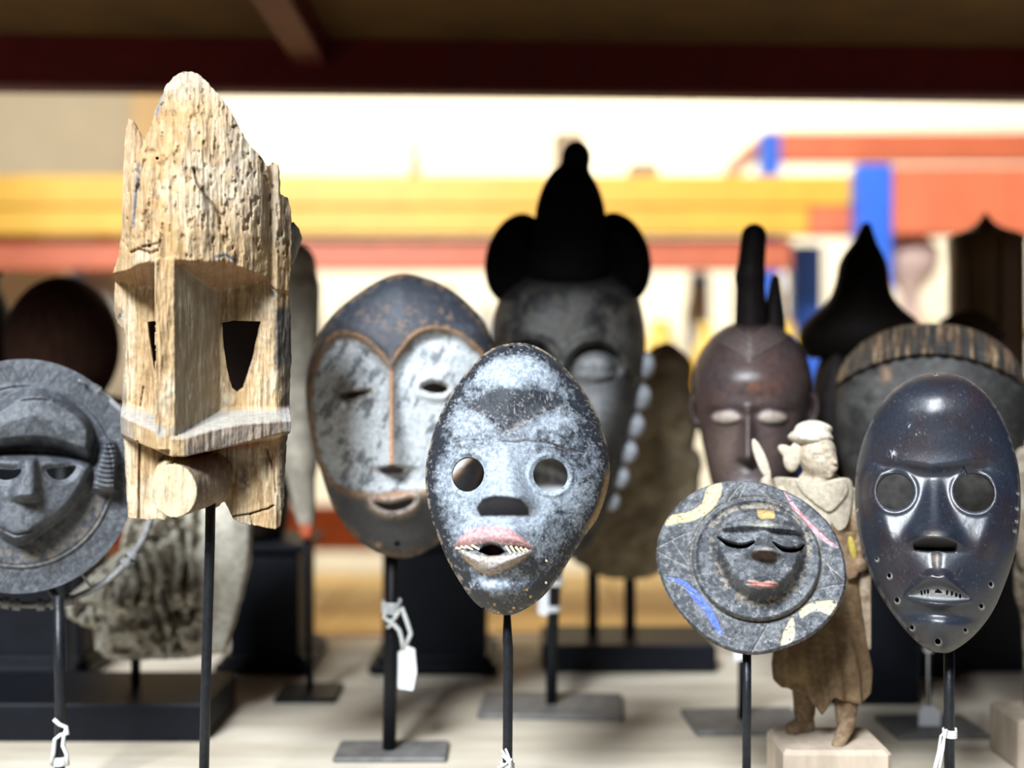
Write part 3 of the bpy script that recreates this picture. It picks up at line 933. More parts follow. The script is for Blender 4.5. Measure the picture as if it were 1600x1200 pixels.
# ------------------------------------------------------------------ weathered plank mask (left)
m_A = mat_attr('weathered_pale_wood', 0.7, 150, 0.16, 0.2, grain=(1, 1, 0.16), fine=3.5)
def mask_plank():
    d = 0.93
    c = (318, 480)
    root = root_at('plank_mask', 319, d, 'tall weathered pale wood mask with open eyes and a round peg mouth, on thin rod', 'mask', 'masks on stands')
    out = [(298, 122), (312, 127), (325, 140), (345, 165), (362, 190), (375, 215), (388, 236), (400, 244), (415, 262), (424, 256), (433, 260), (436, 285), (437, 304), (449, 307), (455, 330), (456, 380), (455, 420), (451, 455), (456, 495), (457, 560), (455, 610), (453, 660), (450, 690), (447, 740), (446, 780), (440, 822), (430, 827), (400, 823), (375, 820), (364, 813), (358, 800), (351, 786), (342, 795), (331, 803), (322, 800), (300, 798), (280, 797), (268, 802), (262, 812), (256, 823), (240, 821), (228, 825), (214, 822), (196, 824), (192, 760), (190, 705), (187, 690), (186, 655), (188, 600), (190, 540), (191, 518), (182, 512), (175, 500), (174, 462), (178, 430), (188, 405), (193, 370), (198, 320), (206, 290), (213, 270), (222, 250), (232, 232), (241, 210), (250, 180), (262, 148), (275, 131), (287, 123)]
    eyeR = cr(150, 450, 3, [(592, 162), (640, 151), (772, 152), (764, 190), (736, 330), (692, 468), (665, 490), (640, 470), (615, 380), (598, 260)])
    eyeL = cr(150, 450, 3, [(236, 165), (291, 158), (291, 440), (286, 448), (264, 370), (247, 260)])
    def hole(X, Y):
        w = 1.6 * (fbm(X / 6, Y / 9, 31) - .5) * 2
        h = -sdpoly(X, Y, out) + w
        h = np.minimum(h, sdpoly(X, Y, eyeR) + w * .4)
        h = np.minimum(h, sdpoly(X, Y, eyeL) + w * .3)
        h = np.minimum(h, np.hypot(X - 250, Y - 262) - 2.6)
        return h
    gr = rect_grid(168, 116, 466, 834, 1.55)
    plane = lambda X: 0.5 * (X - 345) - 1.6 * np.clip(X - 432, 0, None) - 0.5 * np.clip(200 - X, 0, None)
    ylip = lambda X: IP(X, [(170, 430), (205, 424), (222, 414), (246, 412), (275, 408), (284, 411), (330, 411), (350, 406), (372, 416), (412, 431), (430, 450), (460, 452)])
    und = lambda X: IP(X, [(170, 12), (205, 22), (215, 36), (247, 42), (284, 10), (330, 44), (345, 52), (380, 30), (410, 5), (460, 5)])
    ltop = lambda X: IP(X, [(180, 654), (247, 670), (272, 674), (292, 673), (330, 663), (380, 656), (446, 654)])
    lbot = lambda X: IP(X, [(180, 680), (228, 694), (268, 700), (290, 700), (350, 690), (446, 670)])
    lz = lambda X: IP(X, [(180, -60), (247, 60), (272, 118), (290, 118), (350, 98), (446, 74)])
    def core(X, Y):
        pl = plane(X)
        z = pl.copy()
        # nose wall
        nose = np.where(X < 275, 110 + (X - 275) * .25, IP(X, [(275, 110), (346, -2), (480, -400)]))
        nose = np.where(X < 247 + 2 * (fbm(Y / 12, X * 0, 5) - .5), -500, nose)
        z = np.maximum(z, np.where(Y < 690, nose, -500))
        # right eye recess between nose and frame
        # ledge
        a, b, L_ = ltop(X), lbot(X), lz(X)
        prof = np.where(Y < a, lerp(pl, L_, SS(-22, 0, Y - a) * .98 + .02 * 0), np.where(Y < b, L_ - (Y - a) * .12, lerp(L_ - 4, pl, SS(0, 11, Y - b))))
        inz = (Y > a - 24) & (Y < b + 12)
        z = np.where(inz, np.maximum(z * (Y <= b) + np.where(Y > b, -500, 0), prof), z)
        z = np.where(inz & (Y > b), prof, z)
        # hollow cheeks beside the peg
        z = z - 14 * G(X, Y, 352, 725, 24, 24)
        # peg mouth
        yy = np.clip((Y - 753) / 40, -1, 1)
        hw = 34 * np.sqrt(1 - yy * yy)
        t = (X - 274) - hw
        inside = (np.abs(Y - 753) < 40) & (X > 274 - hw)
        peg = np.where(t < 0, 104 + .42 * (X - 274), 104 + .42 * hw - t * 2.0)
        z = np.where(inside & (t < 60), np.maximum(z, peg), z)
        return z
    def zf(X, Y, r):
        lp = ylip(X) + 3 * (fbm(X / 9, Y / 30, 7) - .5)
        un = und(X)
        fl = np.where(X < 305, (305 - X) / 118, (X - 305) / 152)
        fh = 116 * np.clip(1 - fl ** 2.2, -.3, 1) * np.power(np.clip(1 - np.clip((424 - Y) / 318, 0, 1) ** 2.6, 0.02, 1), .8)
        fh = fh + 10 * G(X, Y, 300, 350, 30, 70) - 7 * G(X, Y, 325, 300, 12, 60, -14) - 10 * G(X, Y, 243, 330, 8, 90, 4) + 9 * G(X, Y, 395, 330, 24, 60) - 9 * G(X, Y, 345, 300, 14, 70, -8) - 12 * G(X, Y, 425, 330, 9, 60)
        fh = np.maximum(fh, plane(X) + 6)
        co = core(X, Y)
        t = SS(0, 1, np.clip((Y - lp) / np.maximum(un, 3), 0, 1))
        z = np.where(Y < lp, fh, fh * (1 - t) + co * t)
        # left strip of the nose rises straight into the brow
        strip = (X > 247) & (X < 276) & (Y > 405)
        z = np.where(strip & (Y < 690), np.maximum(z, np.where(Y > lp, 110, z)), z)
        # grain, cracks and rot
        g1 = fbm(X / 5.0, Y / 55, 41) - .5
        g2 = fbm(X / 2.2, Y / 18, 42, 3) - .5
        rot = fbm(X / 16, Y / 22, 43)
        z = z + 6.5 * g1 + 2.4 * g2 + 6 * (rot - .5)
        z = z - 4.0 * SS(.60, .75, fbm(X / 6, Y / 14, 45)) * SS(440, 400, Y)
        for ln, w, dp in ((((304, 278), (310, 300), (322, 318), (333, 330), (343, 345), (343, 356)), 2.2, 9), (((345, 285), (346, 330)), 1.2, 6), (((216, 690), (213, 825)), 1.2, 9), (((222, 610), (216, 645)), 1.2, 7), (((360, 812), (392, 805), (420, 795), (428, 790)), 1.4, 8), (((418, 700), (428, 735), (432, 770)), 1.2, 6), (((231, 265), (222, 300), (216, 350)), 2.5, 7), (((247, 300), (243, 345)), 1.2, 4), (((210, 400), (222, 395), (240, 402), (250, 398)), 2.4, 8), (((228, 392), (250, 388)), 1.6, 6), (((392, 805), (395, 822)), 1.2, 6)):
            z = z - dp * np.exp(-(dline(X, Y, ln) / w) ** 2)
        return z
    def zb(X, Y, r):
        return np.minimum(0.5 * (X - 345), 30) - 34 + 25 * SS(500, 250, Y) - 20 * SS(430, 457, X)
    def cf(X, Y, r):
        g1, g2, rot = fbm(X / 5.0, Y / 55, 41), fbm(X / 2.2, Y / 18, 42, 3), fbm(X / 16, Y / 22, 43)
        n2 = fbm(X / 4, Y / 5, 47)
        C = col4(X, (0.45, 0.325, 0.19), 0.9)
        C = paint(C, SS(.42, .62, g1) * .7, (0.53, 0.43, 0.285))
        C = paint(C, SS(.52, .34, g2) * .55, (0.23, 0.145, 0.075))
        C = paint(C, SS(.60, .72, fbm(X / 3, Y / 9, 48)) * .35, (0.22, 0.13, 0.065))
        big = fbm(X / 38, Y / 60, 49)
        C = paint(C, SS(.46, .62, big) * .55, (0.40, 0.26, 0.12))
        C = paint(C, SS(.48, .34, big) * .50, (0.56, 0.49, 0.36))
        C = paint(C, SS(.60, .74, fbm(X / 2.0, Y / 90, 50)) * .5, (0.21, 0.13, 0.065))
        C = paint(C, G(X, Y, 268, 330, 34, 80) * SS(.35, .6, rot) * .7, (0.44, 0.27, 0.10))
        C = paint(C, SS(.55, .70, rot) * SS(440, 380, Y) * .6, (0.36, 0.22, 0.095))
        C = paint(C, SS(.40, .26, rot) * .4, (0.33, 0.20, 0.09))
        C = paint(C, SS(.42, .30, g1) * .55, (0.17, 0.105, 0.055))
        C = paint(C, SS(.60, .75, fbm(X / 6, Y / 14, 45)) * SS(440, 400, Y) * .6, (0.20, 0.125, 0.06))
        # greyed crown and right slope
        C = paint(C, (SS(190, 130, Y) * .75 + SS(310, 370, X) * SS(400, 330, Y) * .45 + G(X, Y, 320, 330, 12, 90, -10) * .4) * (.5 + .9 * (n2 - .2)), (0.36, 0.335, 0.285))
        # nose side, its shading painted in as grey
        ns = SS(272, 280, X) * SS(348, 338, X) * SS(412, 425, Y) * SS(662, 645, Y)
        C = paint(C, ns * .75, (0.36, 0.315, 0.235))
        # weathered right flank and grey skin
        fl = SS(425, 433, X + 6 * (n2 - .5)) * SS(470, 485, Y) * SS(600, 560, Y) * SS(.25, .5, n2 + .2)
        fl2 = SS(436, 444, X + 14 * (n2 - .5)) * SS(480, 500, Y)
        C = paint(C, np.maximum(fl * .95, fl2 * .75), (0.075, 0.07, 0.068))
        C = paint(C, SS(196, 190, X + 8 * (n2 - .5)) * SS(480, 560, Y) * .6, (0.12, 0.11, 0.10))
        C = paint(C, (G(X, Y, 426, 455, 6, 9) + G(X, Y, 184, 495, 7, 10)) * SS(.3, .6, n2) * 1.2, (0.07, 0.07, 0.075))
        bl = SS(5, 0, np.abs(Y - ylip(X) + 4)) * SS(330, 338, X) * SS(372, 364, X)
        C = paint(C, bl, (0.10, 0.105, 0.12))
        C = paint(C, np.exp(-(dline(X, Y, [(222, 270), (217, 310), (213, 360)]) / 3.0) ** 2) * .9 * SS(.3, .5, n2 + .1), (0.09, 0.11, 0.15))
        C = paint(C, np.exp(-(dline(X, Y, [(258, 160), (248, 195)]) / 3.0) ** 2) * .8, (0.12, 0.14, 0.18))
        a, b = ltop(X), lbot(X)
        C = paint(C, SS(-20, -14, Y - a) * SS(2, -2, Y - a) * SS(250, 290, np.where(X < 260, 290, X)) * .8, (0.31, 0.305, 0.285))  # ledge top painted paler, as if lit from above
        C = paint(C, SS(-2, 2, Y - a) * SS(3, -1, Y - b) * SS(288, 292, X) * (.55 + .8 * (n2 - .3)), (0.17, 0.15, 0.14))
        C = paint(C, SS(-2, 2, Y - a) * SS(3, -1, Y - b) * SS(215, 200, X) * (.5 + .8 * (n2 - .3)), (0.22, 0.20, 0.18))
        # peg: end painted bright as lit, side painted grey as shaded
        yy = np.clip((Y - 753) / 40, -1, 1)
        hw = 34 * np.sqrt(1 - yy * yy)
        t = (X - 274) - hw
        ins = (np.abs(Y - 753) < 39)
        C = paint(C, np.where(ins & (t < 0) & (X > 274 - hw), 1, 0) * .75, (0.55, 0.46, 0.31))
        C = paint(C, np.where(ins, SS(-1, 1, t) * SS(56, 50, t), 0) * (.55 + .7 * (n2 - .2)), (0.17, 0.14, 0.115))
        C = paint(C, G(X, Y, 382, 750, 9, 32) * SS(.35, .55, n2) * .8, (0.10, 0.09, 0.085))
        # reddish raw wood in the undercuts, which also paints in their shadow
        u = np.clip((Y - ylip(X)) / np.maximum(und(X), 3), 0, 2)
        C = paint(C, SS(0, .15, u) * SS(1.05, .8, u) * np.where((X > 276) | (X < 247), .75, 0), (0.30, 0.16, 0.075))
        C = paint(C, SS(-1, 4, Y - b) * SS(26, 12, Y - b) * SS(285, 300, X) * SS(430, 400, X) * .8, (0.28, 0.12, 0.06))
        for ln in (((304, 278), (310, 300), (322, 318), (333, 330), (343, 345), (343, 356)), ((210, 400), (222, 395), (240, 402), (250, 398)), ((228, 392), (250, 388)), ((216, 690), (213, 825)), ((360, 812), (392, 805), (420, 795))):
            C = paint(C, np.exp(-(dline(X, Y, ln) / 1.7) ** 2) * .75, (0.16, 0.09, 0.04))
        return C
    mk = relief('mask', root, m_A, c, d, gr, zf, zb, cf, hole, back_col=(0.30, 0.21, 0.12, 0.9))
    # the broken horn stump behind the left side and the ragged ear on the right
    def shard(name, pts, zc, th, colr, bend):
        xs, ys = [p[0] for p in pts], [p[1] for p in pts]
        g2 = rect_grid(min(xs) - 2, min(ys) - 2, max(xs) + 2, max(ys) + 2, 1.5)
        h2 = lambda X, Y: -sdpoly(X, Y, pts) + 1.2 * (fbm(X / 5, Y / 7, 53) - .5)
        def z2(X, Y, r):
            return zc + bend * np.sqrt(np.clip(-sdpoly(X, Y, pts), 0, 9) / 9) + 6 * (fbm(X / 4, Y / 30, 51) - .5)
        def c2(X, Y, r):
            C = col4(X, colr, 0.9)
            return paint(C, SS(.4, .6, fbm(X / 4, Y / 12, 52)) * .5, tuple(v * 1.5 for v in colr))
        o = relief(name, root, m_A, (318, 480), d, g2, z2, lambda X, Y, r: np.full(X.shape, zc - th), c2, h2, back_col=(0.25, 0.17, 0.1, 0.9))
        mw = o.location.copy()
        return o
    shard('horn_stump', [(203, 191), (212, 196), (222, 214), (232, 228), (230, 250), (222, 300), (214, 350), (208, 400), (192, 402), (192, 340), (194, 270), (198, 208)], -22, 22, (0.36, 0.25, 0.15), 8)
    shard('ear_stump', [(446, 345), (463, 340), (472, 350), (478, 366), (470, 390), (463, 408), (446, 415)], -30, 20, (0.30, 0.27, 0.23), 7)
    stand(root, [(329, 780), (328, 850), (321, 1090), (317, 1320)], d, 0.0040, (0.05, 0.045, 0.004))
    return root
mask_plank()

# ------------------------------------------------------------------ round painted sun mask
m_C = mat_attr('rubbed_black_wood', 0.6, 300, 0.4, 0.4)
def mask_sun():
    d = 0.95
    c = (1172, 886)
    k = 3.87
    q = lambda pts: cr(1010, 730, k, pts)
    out = q([(600, 70), (450, 80), (330, 120), (220, 190), (130, 290), (72, 400), (50, 520), (65, 650), (130, 800), (230, 930), (350, 1035), (480, 1100), (600, 1126), (720, 1116), (850, 1074), (990, 1002), (1100, 900), (1180, 765), (1201, 640), (1182, 490), (1120, 350), (1040, 258), (930, 172), (800, 112), (700, 80)])
    root = root_at('round_mask', 1166, d, 'round black sun mask with yellow, pink and blue painted arcs, on thin rod', 'mask', 'masks on stands')
    gr = disk_grid(out, c[0], c[1], 290)
    slitL = smooth(q([(432, 444), (480, 478), (530, 498), (590, 502), (645, 484), (650, 492), (600, 518), (545, 520), (490, 504), (445, 466)]), 4)
    slitR = smooth(q([(762, 482), (810, 510), (860, 518), (910, 502), (945, 474), (944, 486), (905, 526), (860, 536), (815, 532), (775, 502)]), 4)
    face = smooth(q([(680, 262), (560, 275), (470, 320), (415, 400), (405, 480), (430, 580), (490, 690), (570, 770), (680, 812), (790, 780), (880, 700), (935, 600), (955, 500), (940, 400), (880, 310), (790, 272)]), 5)
    def hole(X, Y):
        return np.minimum(sdpoly(X, Y, slitL), sdpoly(X, Y, slitR))
    slit = hole
    lines = [[(60, 505), (160, 450), (275, 400)], [(60, 530), (180, 590), (300, 640)], [(590, 85), (545, 130), (495, 200)], [(640, 88), (700, 140), (770, 200)], [(1005, 735), (1100, 705), (1192, 690)], [(740, 935), (690, 1020), (640, 1108)], [(1040, 520), (1110, 600), (1180, 660)], [(1080, 560), (1130, 660)], [(300, 790), (200, 730)], [(600, 90), (560, 185)], [(150, 460), (250, 600)]]
    arcs = [(smooth(q([(365, 122), (410, 95), (452, 92), (440, 180), (385, 268), (290, 328), (190, 352), (108, 366), (130, 308), (250, 278), (330, 222)]), 4), (0.72, 0.60, 0.30)),
            (smooth(q([(833, 142), (870, 185), (950, 285), (1050, 388), (1148, 470), (1090, 455), (985, 372), (895, 262)]), 4), (0.72, 0.36, 0.40)),
            (smooth(q([(118, 684), (215, 696), (310, 766), (392, 858), (445, 960), (465, 1018), (425, 1000), (370, 915), (285, 812), (205, 728)]), 4), (0.10, 0.17, 0.58)),
            (smooth(q([(915, 865), (960, 820), (1040, 796), (1135, 795), (1110, 876), (1040, 858), (985, 862), (930, 900)]), 4), (0.66, 0.60, 0.38)),
            (smooth(q([(872, 898), (890, 950), (880, 1030), (808, 1062), (825, 985)]), 4), (0.66, 0.60, 0.38))]
    brow = smooth(q([(455, 408), (520, 380), (600, 372), (660, 386), (720, 386), (800, 384), (880, 392), (935, 415), (880, 425), (790, 425), (690, 405), (600, 412), (520, 420)]), 4)
    lidL = smooth(q([(440, 446), (500, 440), (580, 440), (645, 462), (648, 482), (590, 502), (530, 498), (480, 478)]), 4)
    lidR = smooth(q([(760, 478), (800, 448), (870, 440), (945, 458), (945, 474), (910, 502), (860, 518), (810, 510)]), 4)
    lips = smooth(q([(608, 716), (650, 712), (695, 722), (740, 712), (792, 728), (750, 748), (695, 752), (640, 742)]), 4)
    def zf(X, Y, r):
        z = 20 - 10 * r ** 2 - 12 * SS(.955, 1.0, r) ** 2
        inner = ell(X, Y, 1010 + 660 / k, 730 + 556 / k, 384 / k, 370 / k)
        z = z + 9 * SS(2.0, -2.0, inner) - 3.5 * np.exp(-((inner - 2) / 2.2) ** 2)
        z = z + 6 * np.exp(-((inner + 5) / 4) ** 2)
        sf = sdpoly(X, Y, face)
        z = z + 38 * SS(3, -14, sf) + 16 * np.power(np.clip(-sf / 62, 0, 1), .7)
        # forehead rolls over the brow
        fy = 730 + 400 / k
        z = z + 10 * SS(3, -12, sf) * SS(fy + 2, fy - 14, Y)
        z = z + 8 * SS(1, -5, sdpoly(X, Y, brow))
        eye = SS(0, 8, Y - fy) * SS(730 + 560 / k, 730 + 500 / k, Y) * SS(0, -8, sf)
        z = z - 9 * eye
        z = z + 17 * SS(1, -2, sdpoly(X, Y, lidL)) * np.clip((Y - 842) / 17, 0, 1) + 17 * SS(1, -2, sdpoly(X, Y, lidR)) * np.clip((Y - 842) / 20, 0, 1)
        nx, n0, n1 = 1010 + 708 / k, 730 + 430 / k, 730 + 552 / k
        ny = np.clip((Y - n0) / (n1 - n0), 0, 1)
        w = 7 + 13 * ny
        z = z + (9 + 28 * ny) * np.exp(-(np.abs(X - nx) / w) ** 3) * SS(n0 - 4, n0 + 3, Y) * SS(n1 + 12, n1 - 1, Y)
        z = z + 5 * SS(1, -4, sdpoly(X, Y, lips)) - 3 * np.exp(-(dline(X, Y, q([(610, 728), (695, 734), (790, 732)])) / 1.3) ** 2)
        z = z + 9 * G(X, Y, 1010 + 700 / k, 730 + 690 / k, 34, 18)
        out_ = SS(0, 4, inner)
        for ln in lines:
            z = z - 2.6 * np.exp(-(dline(X, Y, q(ln)) / 1.3) ** 2) * out_
        for a, _ in arcs:
            sa = sdpoly(X, Y, a)
            z = z - 1.6 * SS(2, -1, sa)
        z = z - 34 * SS(1, -2.5, slit(X, Y))
        z = z + 1.6 * (fbm(X / 12, Y / 12, 61) - .5) + 2.0 * (fbm(X / 3.5, Y / 3.5, 62, 3) - .5)
        return z
    def zb(X, Y, r):
        return np.where(r < .6, 6.0, 6.0) - 14 + 0 * X
    def cf(X, Y, r):
        n1, n2, n3 = fbm(X / 22, Y / 22, 63), fbm(X / 5, Y / 5, 64), fbm(X / 2.2, Y / 2.2, 65, 3)
        C = col4(X, (0.060, 0.066, 0.076), 0.6)
        C = paint(C, SS(.38, .66, n2 * .5 + n1 * .5) * .75, (0.19, 0.20, 0.215), 0.72)
        C = paint(C, SS(.60, .74, n3) * SS(.42, .6, n2) * .5, (0.42, 0.40, 0.36), 0.85)
        inner = ell(X, Y, 1010 + 660 / k, 730 + 556 / k, 384 / k, 370 / k)
        sf = sdpoly(X, Y, face)
        C = paint(C, SS(6, 0, np.abs(inner - 2)) * .25, (0.30, 0.26, 0.20), 0.85)
        C = paint(C, SS(9, 1, np.abs(sf - 5)) * SS(.4, .6, n2) * .6, (0.32, 0.26, 0.18), 0.85)
        C = paint(C, SS(0, -8, sf) * SS(.5, .4, n1) * .5, (0.04, 0.042, 0.046), 0.5)
        for a, rgb in arcs:
            C = paint(C, SS(1.5, -1.5, sdpoly(X, Y, a) + 3 * (n2 - .5)) * (.92 - 1.0 * SS(.6, .75, n3)), rgb, 0.75)
        C = paint(C, SS(1.5, -1.5, sdpoly(X, Y, lips) + 2 * (n2 - .5)) * .8, (0.55, 0.25, 0.20), 0.75)
        C = paint(C, SS(1.5, -1.5, sdpoly(X, Y, q([(668, 278), (768, 276), (772, 346), (690, 352), (670, 330)])) + 2 * (n2 - .5)) * .9, (0.58, 0.35, 0.13), 0.8)
        C = paint(C, G(X, Y, 1010 + 705 / k, 730 + 380 / k, 20, 4) * .7 + G(X, Y, 1010 + 715 / k, 730 + 540 / k, 12, 3) * .6, (0.55, 0.52, 0.44), 0.8)
        ds = sdpoly(X, Y, q([(630, 565), (660, 552), (780, 552), (786, 600), (650, 602)]))
        C = paint(C, SS(1, -2, ds) * .8, (0.08, 0.03, 0.015), 0.8)  # dark shade under the nose put in as colour
        C = paint(C, SS(1, -1, slit(X, Y)), (0.006, 0.006, 0.006), 0.9)  # slits are closed grooves, their inner darkness is painted
        for ln in lines:
            C = paint(C, np.exp(-(dline(X, Y, q(ln)) / 1.6) ** 2) * .35 * SS(0, 4, inner), (0.42, 0.40, 0.36), 0.85)
        return C
    mk = relief('mask', root, m_C, c, d, gr, zf, zb, cf, None, pitch=-0.10)
    stand(root, [(1167, 1000), (1167, 1100), (1166, 1310)], d, 0.0036, (0.05, 0.04, 0.004))
    return root
mask_sun()

# ------------------------------------------------------------------ carved disc mask with cane hoop (far left)
m_E = mat_attr('grey_black_wood', 0.3, 260, 0.35, 0.45)
def mask_disc():
    d = 1.02
    c = (38, 743)
    k = 2.727
    q = lambda pts: cr(0, 540, k, pts)
    root = root_at('disc_mask', 93, d, 'dark disc mask with ribbed side braid and zigzag border, tied to a cane hoop', 'mask', 'masks on stands')
    th = np.linspace(0, 2 * np.pi, 28, endpoint=False)
    out = [(c[0] + 181 * math.cos(t), c[1] + 182 * math.sin(t)) for t in th]
    gr = disk_grid(out, c[0], c[1], 270)
    eyeR = smooth(q([(196, 532), (250, 526), (318, 518), (312, 545), (275, 574), (225, 570)]), 4)
    eyeL = smooth(q([(92, 528), (50, 530), (-30, 522), (-20, 550), (20, 570), (70, 560)]), 4)
    def hole(X, Y):
        return np.minimum(sdpoly(X, Y, eyeR), sdpoly(X, Y, eyeL))
    cap = smooth(q([(120, 178), (10, 225), (-80, 300), (-130, 380), (-120, 470), (0, 452), (130, 440), (250, 455), (380, 497), (415, 410), (400, 330), (330, 255), (220, 190)]), 5)
    rimcap = smooth(q([(120, 242), (0, 262), (-90, 330), (-120, 470), (0, 452), (130, 440), (250, 455), (380, 497), (412, 400), (390, 325), (320, 270), (220, 246)]), 5)
    face = smooth(q([(-118, 470), (130, 455), (384, 500), (372, 600), (292, 712), (200, 782), (110, 838), (40, 835), (-40, 760), (-110, 620)]), 5)
    braid = smooth(q([(440, 405), (500, 415), (515, 480), (505, 560), (500, 632), (450, 640), (390, 622), (400, 540), (420, 460)]), 5)
    def zf(X, Y, r):
        R = np.hypot(X - c[0], Y - c[1])
        z = 8 + 5 * SS(150, 140, R) - 3 * np.exp(-((R - 146) / 2.0) ** 2) - 2.4 * np.exp(-((R - 138) / 1.6) ** 2) + 4 * SS(.97, .90, r)
        a = np.arctan2(Y - c[1], X - c[0])
        zig = 160 + 11 * (np.abs(((a * 56 / (2 * np.pi)) % 1.0) - .5) * 4 - 1)
        z = z - 5.0 * np.exp(-((R - zig) / 2.2) ** 2) - 3 * np.exp(-((R - 176) / 1.8) ** 2)
        sc = sdpoly(X, Y, cap)
        sf = sdpoly(X, Y, face)
        z = z + 34 * SS(2, -14, sf) + 14 * np.exp(-((X - 42) / 60) ** 2) * SS(0, -20, sf)
        ch = 46 * SS(2, -20, sc) + 16 * np.clip(-sc / 55, 0, 1) ** .7
        z = np.maximum(z, 13 + ch * SS(2, -1, sc)) * 1.0
        z = z + 3.5 * SS(0, 3, sdpoly(X, Y, rimcap)) * SS(0, -5, sc) * (1 + .6 * (fbm(X / 3, Y / 3, 71) - .5))
        z = z + 4 * np.exp(-(dline(X, Y, q([(-80, 460), (0, 428), (110, 418), (170, 440), (230, 412), (300, 430), (370, 480)])) / 3.5) ** 2)
        # nose
        nl = (44 + (Y - 720) * -.10)
        ny = np.clip((Y - 718) / 54, 0, 1)
        z = z + (14 + 16 * ny) * np.exp(-(np.abs(X - 42 + (Y - 750) * .12) / (11 + 10 * ny)) ** 4) * SS(712, 720, Y) * SS(784, 771, Y)
        for e in (eyeR, eyeL):
            z = z - 5 * SS(9, 0, sdpoly(X, Y, e))
        z = z - 6 * np.exp(-(dline(X, Y, smooth(q([(-60, 740), (0, 765), (60, 795), (110, 790), (170, 765), (215, 740)]), 4, False)) / 2.0) ** 2)
        sb = sdpoly(X, Y, braid)
        rib = .5 + .5 * np.cos((Y - 690 - 5 * np.sin((X - 148) / 14)) * 2 * np.pi / 7.6)
        z = z + SS(2, -9, sb) * (26 + 5 * rib)
        sb2 = sdpoly(2 * 38 - X, Y, braid)
        z = z + SS(2, -9, sb2) * (26 + 5 * rib)
        return z + 1.5 * (fbm(X / 9, Y / 9, 72) - .5)
    def zb(X, Y, r):
        return np.full(X.shape, -22.0)
    def cf(X, Y, r):
        n1, n2, n3 = fbm(X / 30, Y / 30, 73), fbm(X / 7, Y / 7, 74), fbm(X / 2.6, Y / 2.6, 75, 3)
        C = col4(X, (0.050, 0.055, 0.064), 0.50)
        C = paint(C, SS(.35, .65, n1 * .5 + n2 * .5) * .6, (0.12, 0.13, 0.145), 0.58)
        C = paint(C, SS(.62, .74, n3) * SS(.45, .6, n2) * .25, (0.22, 0.22, 0.21), 0.8)
        R = np.hypot(X - c[0], Y - c[1])
        a_ = np.arctan2(Y - c[1], X - c[0])
        zg = 160 + 11 * (np.abs(((a_ * 56 / (2 * np.pi)) % 1.0) - .5) * 4 - 1)
        C = paint(C, np.exp(-((R - zg) / 2.0) ** 2) * .75, (0.012, 0.012, 0.014), .8)
        C = paint(C, SS(105, 125, R) * SS(150, 135, R) * SS(.35, .6, n2) * SS(740, 790, Y) * .6, (0.17, 0.14, 0.11), 0.8)
        return C
    mk = relief('mask', root, m_E, c, d, gr, zf, zb, cf, hole, back_col=(0.02, 0.018, 0.018, 0.7))
    # cane hoop lashed behind the disc
    hm = mat('grey_cane', (0.20, 0.20, 0.20), 0.6, 0.4, 150, 0.3)
    s = d / F
    hc, R = (48, 765), 194
    pts = []
    for i in range(64):
        t = 2 * math.pi * i / 64
        p = P(hc[0] + R * math.cos(t) * 1.0, hc[1] + R * math.sin(t) * .93, d + 0.028)
        pts.append(p)
    pts.append(pts[0])
    hoop = MB().tube(pts, 0.0030, 8).build('cane_hoop', hm, root)
    def hp(deg, dr=0, dd=0.0):
        t = math.radians(deg)
        return P(hc[0] + (R + dr) * math.cos(t), hc[1] + (R + dr) * math.sin(t) * .93, d + 0.028 + dd)
    for deg in (33, 38, 71, 78, 84, 95, 100, 140, 200, 250, 300):
        mb = MB()
        for j in range(3):
            t0 = deg + j * 1.1
            loop = []
            for i in range(13):
                a = 2 * math.pi * i / 12
                loop.append(hp(t0 + 0.6 * i / 12, 8.5 * math.cos(a), 0.0062 * math.sin(a)))
            mb.tube(loop, 0.0012, 6)
        mb.build('lashing', hm, root)
    for deg in (60, 120, 240, 300):
        t = math.radians(deg)
        a = P(c[0] + 172 * math.cos(t), c[1] + 172 * math.sin(t), d + 0.008)
        MB().tube([a, hp(deg)], 0.0012, 6).build('tie', hm, root)
    MB().tube([P(70, 900, d + .014), P(93, 945, d + .012)], 0.004, 8).build('bracket', M['iron'], root)
    stand(root, [(92, 930), (93, 1050), (94, 1100), (93, 1280)], d, 0.0045, (0.055, 0.04, 0.004))
    return root
mask_disc()

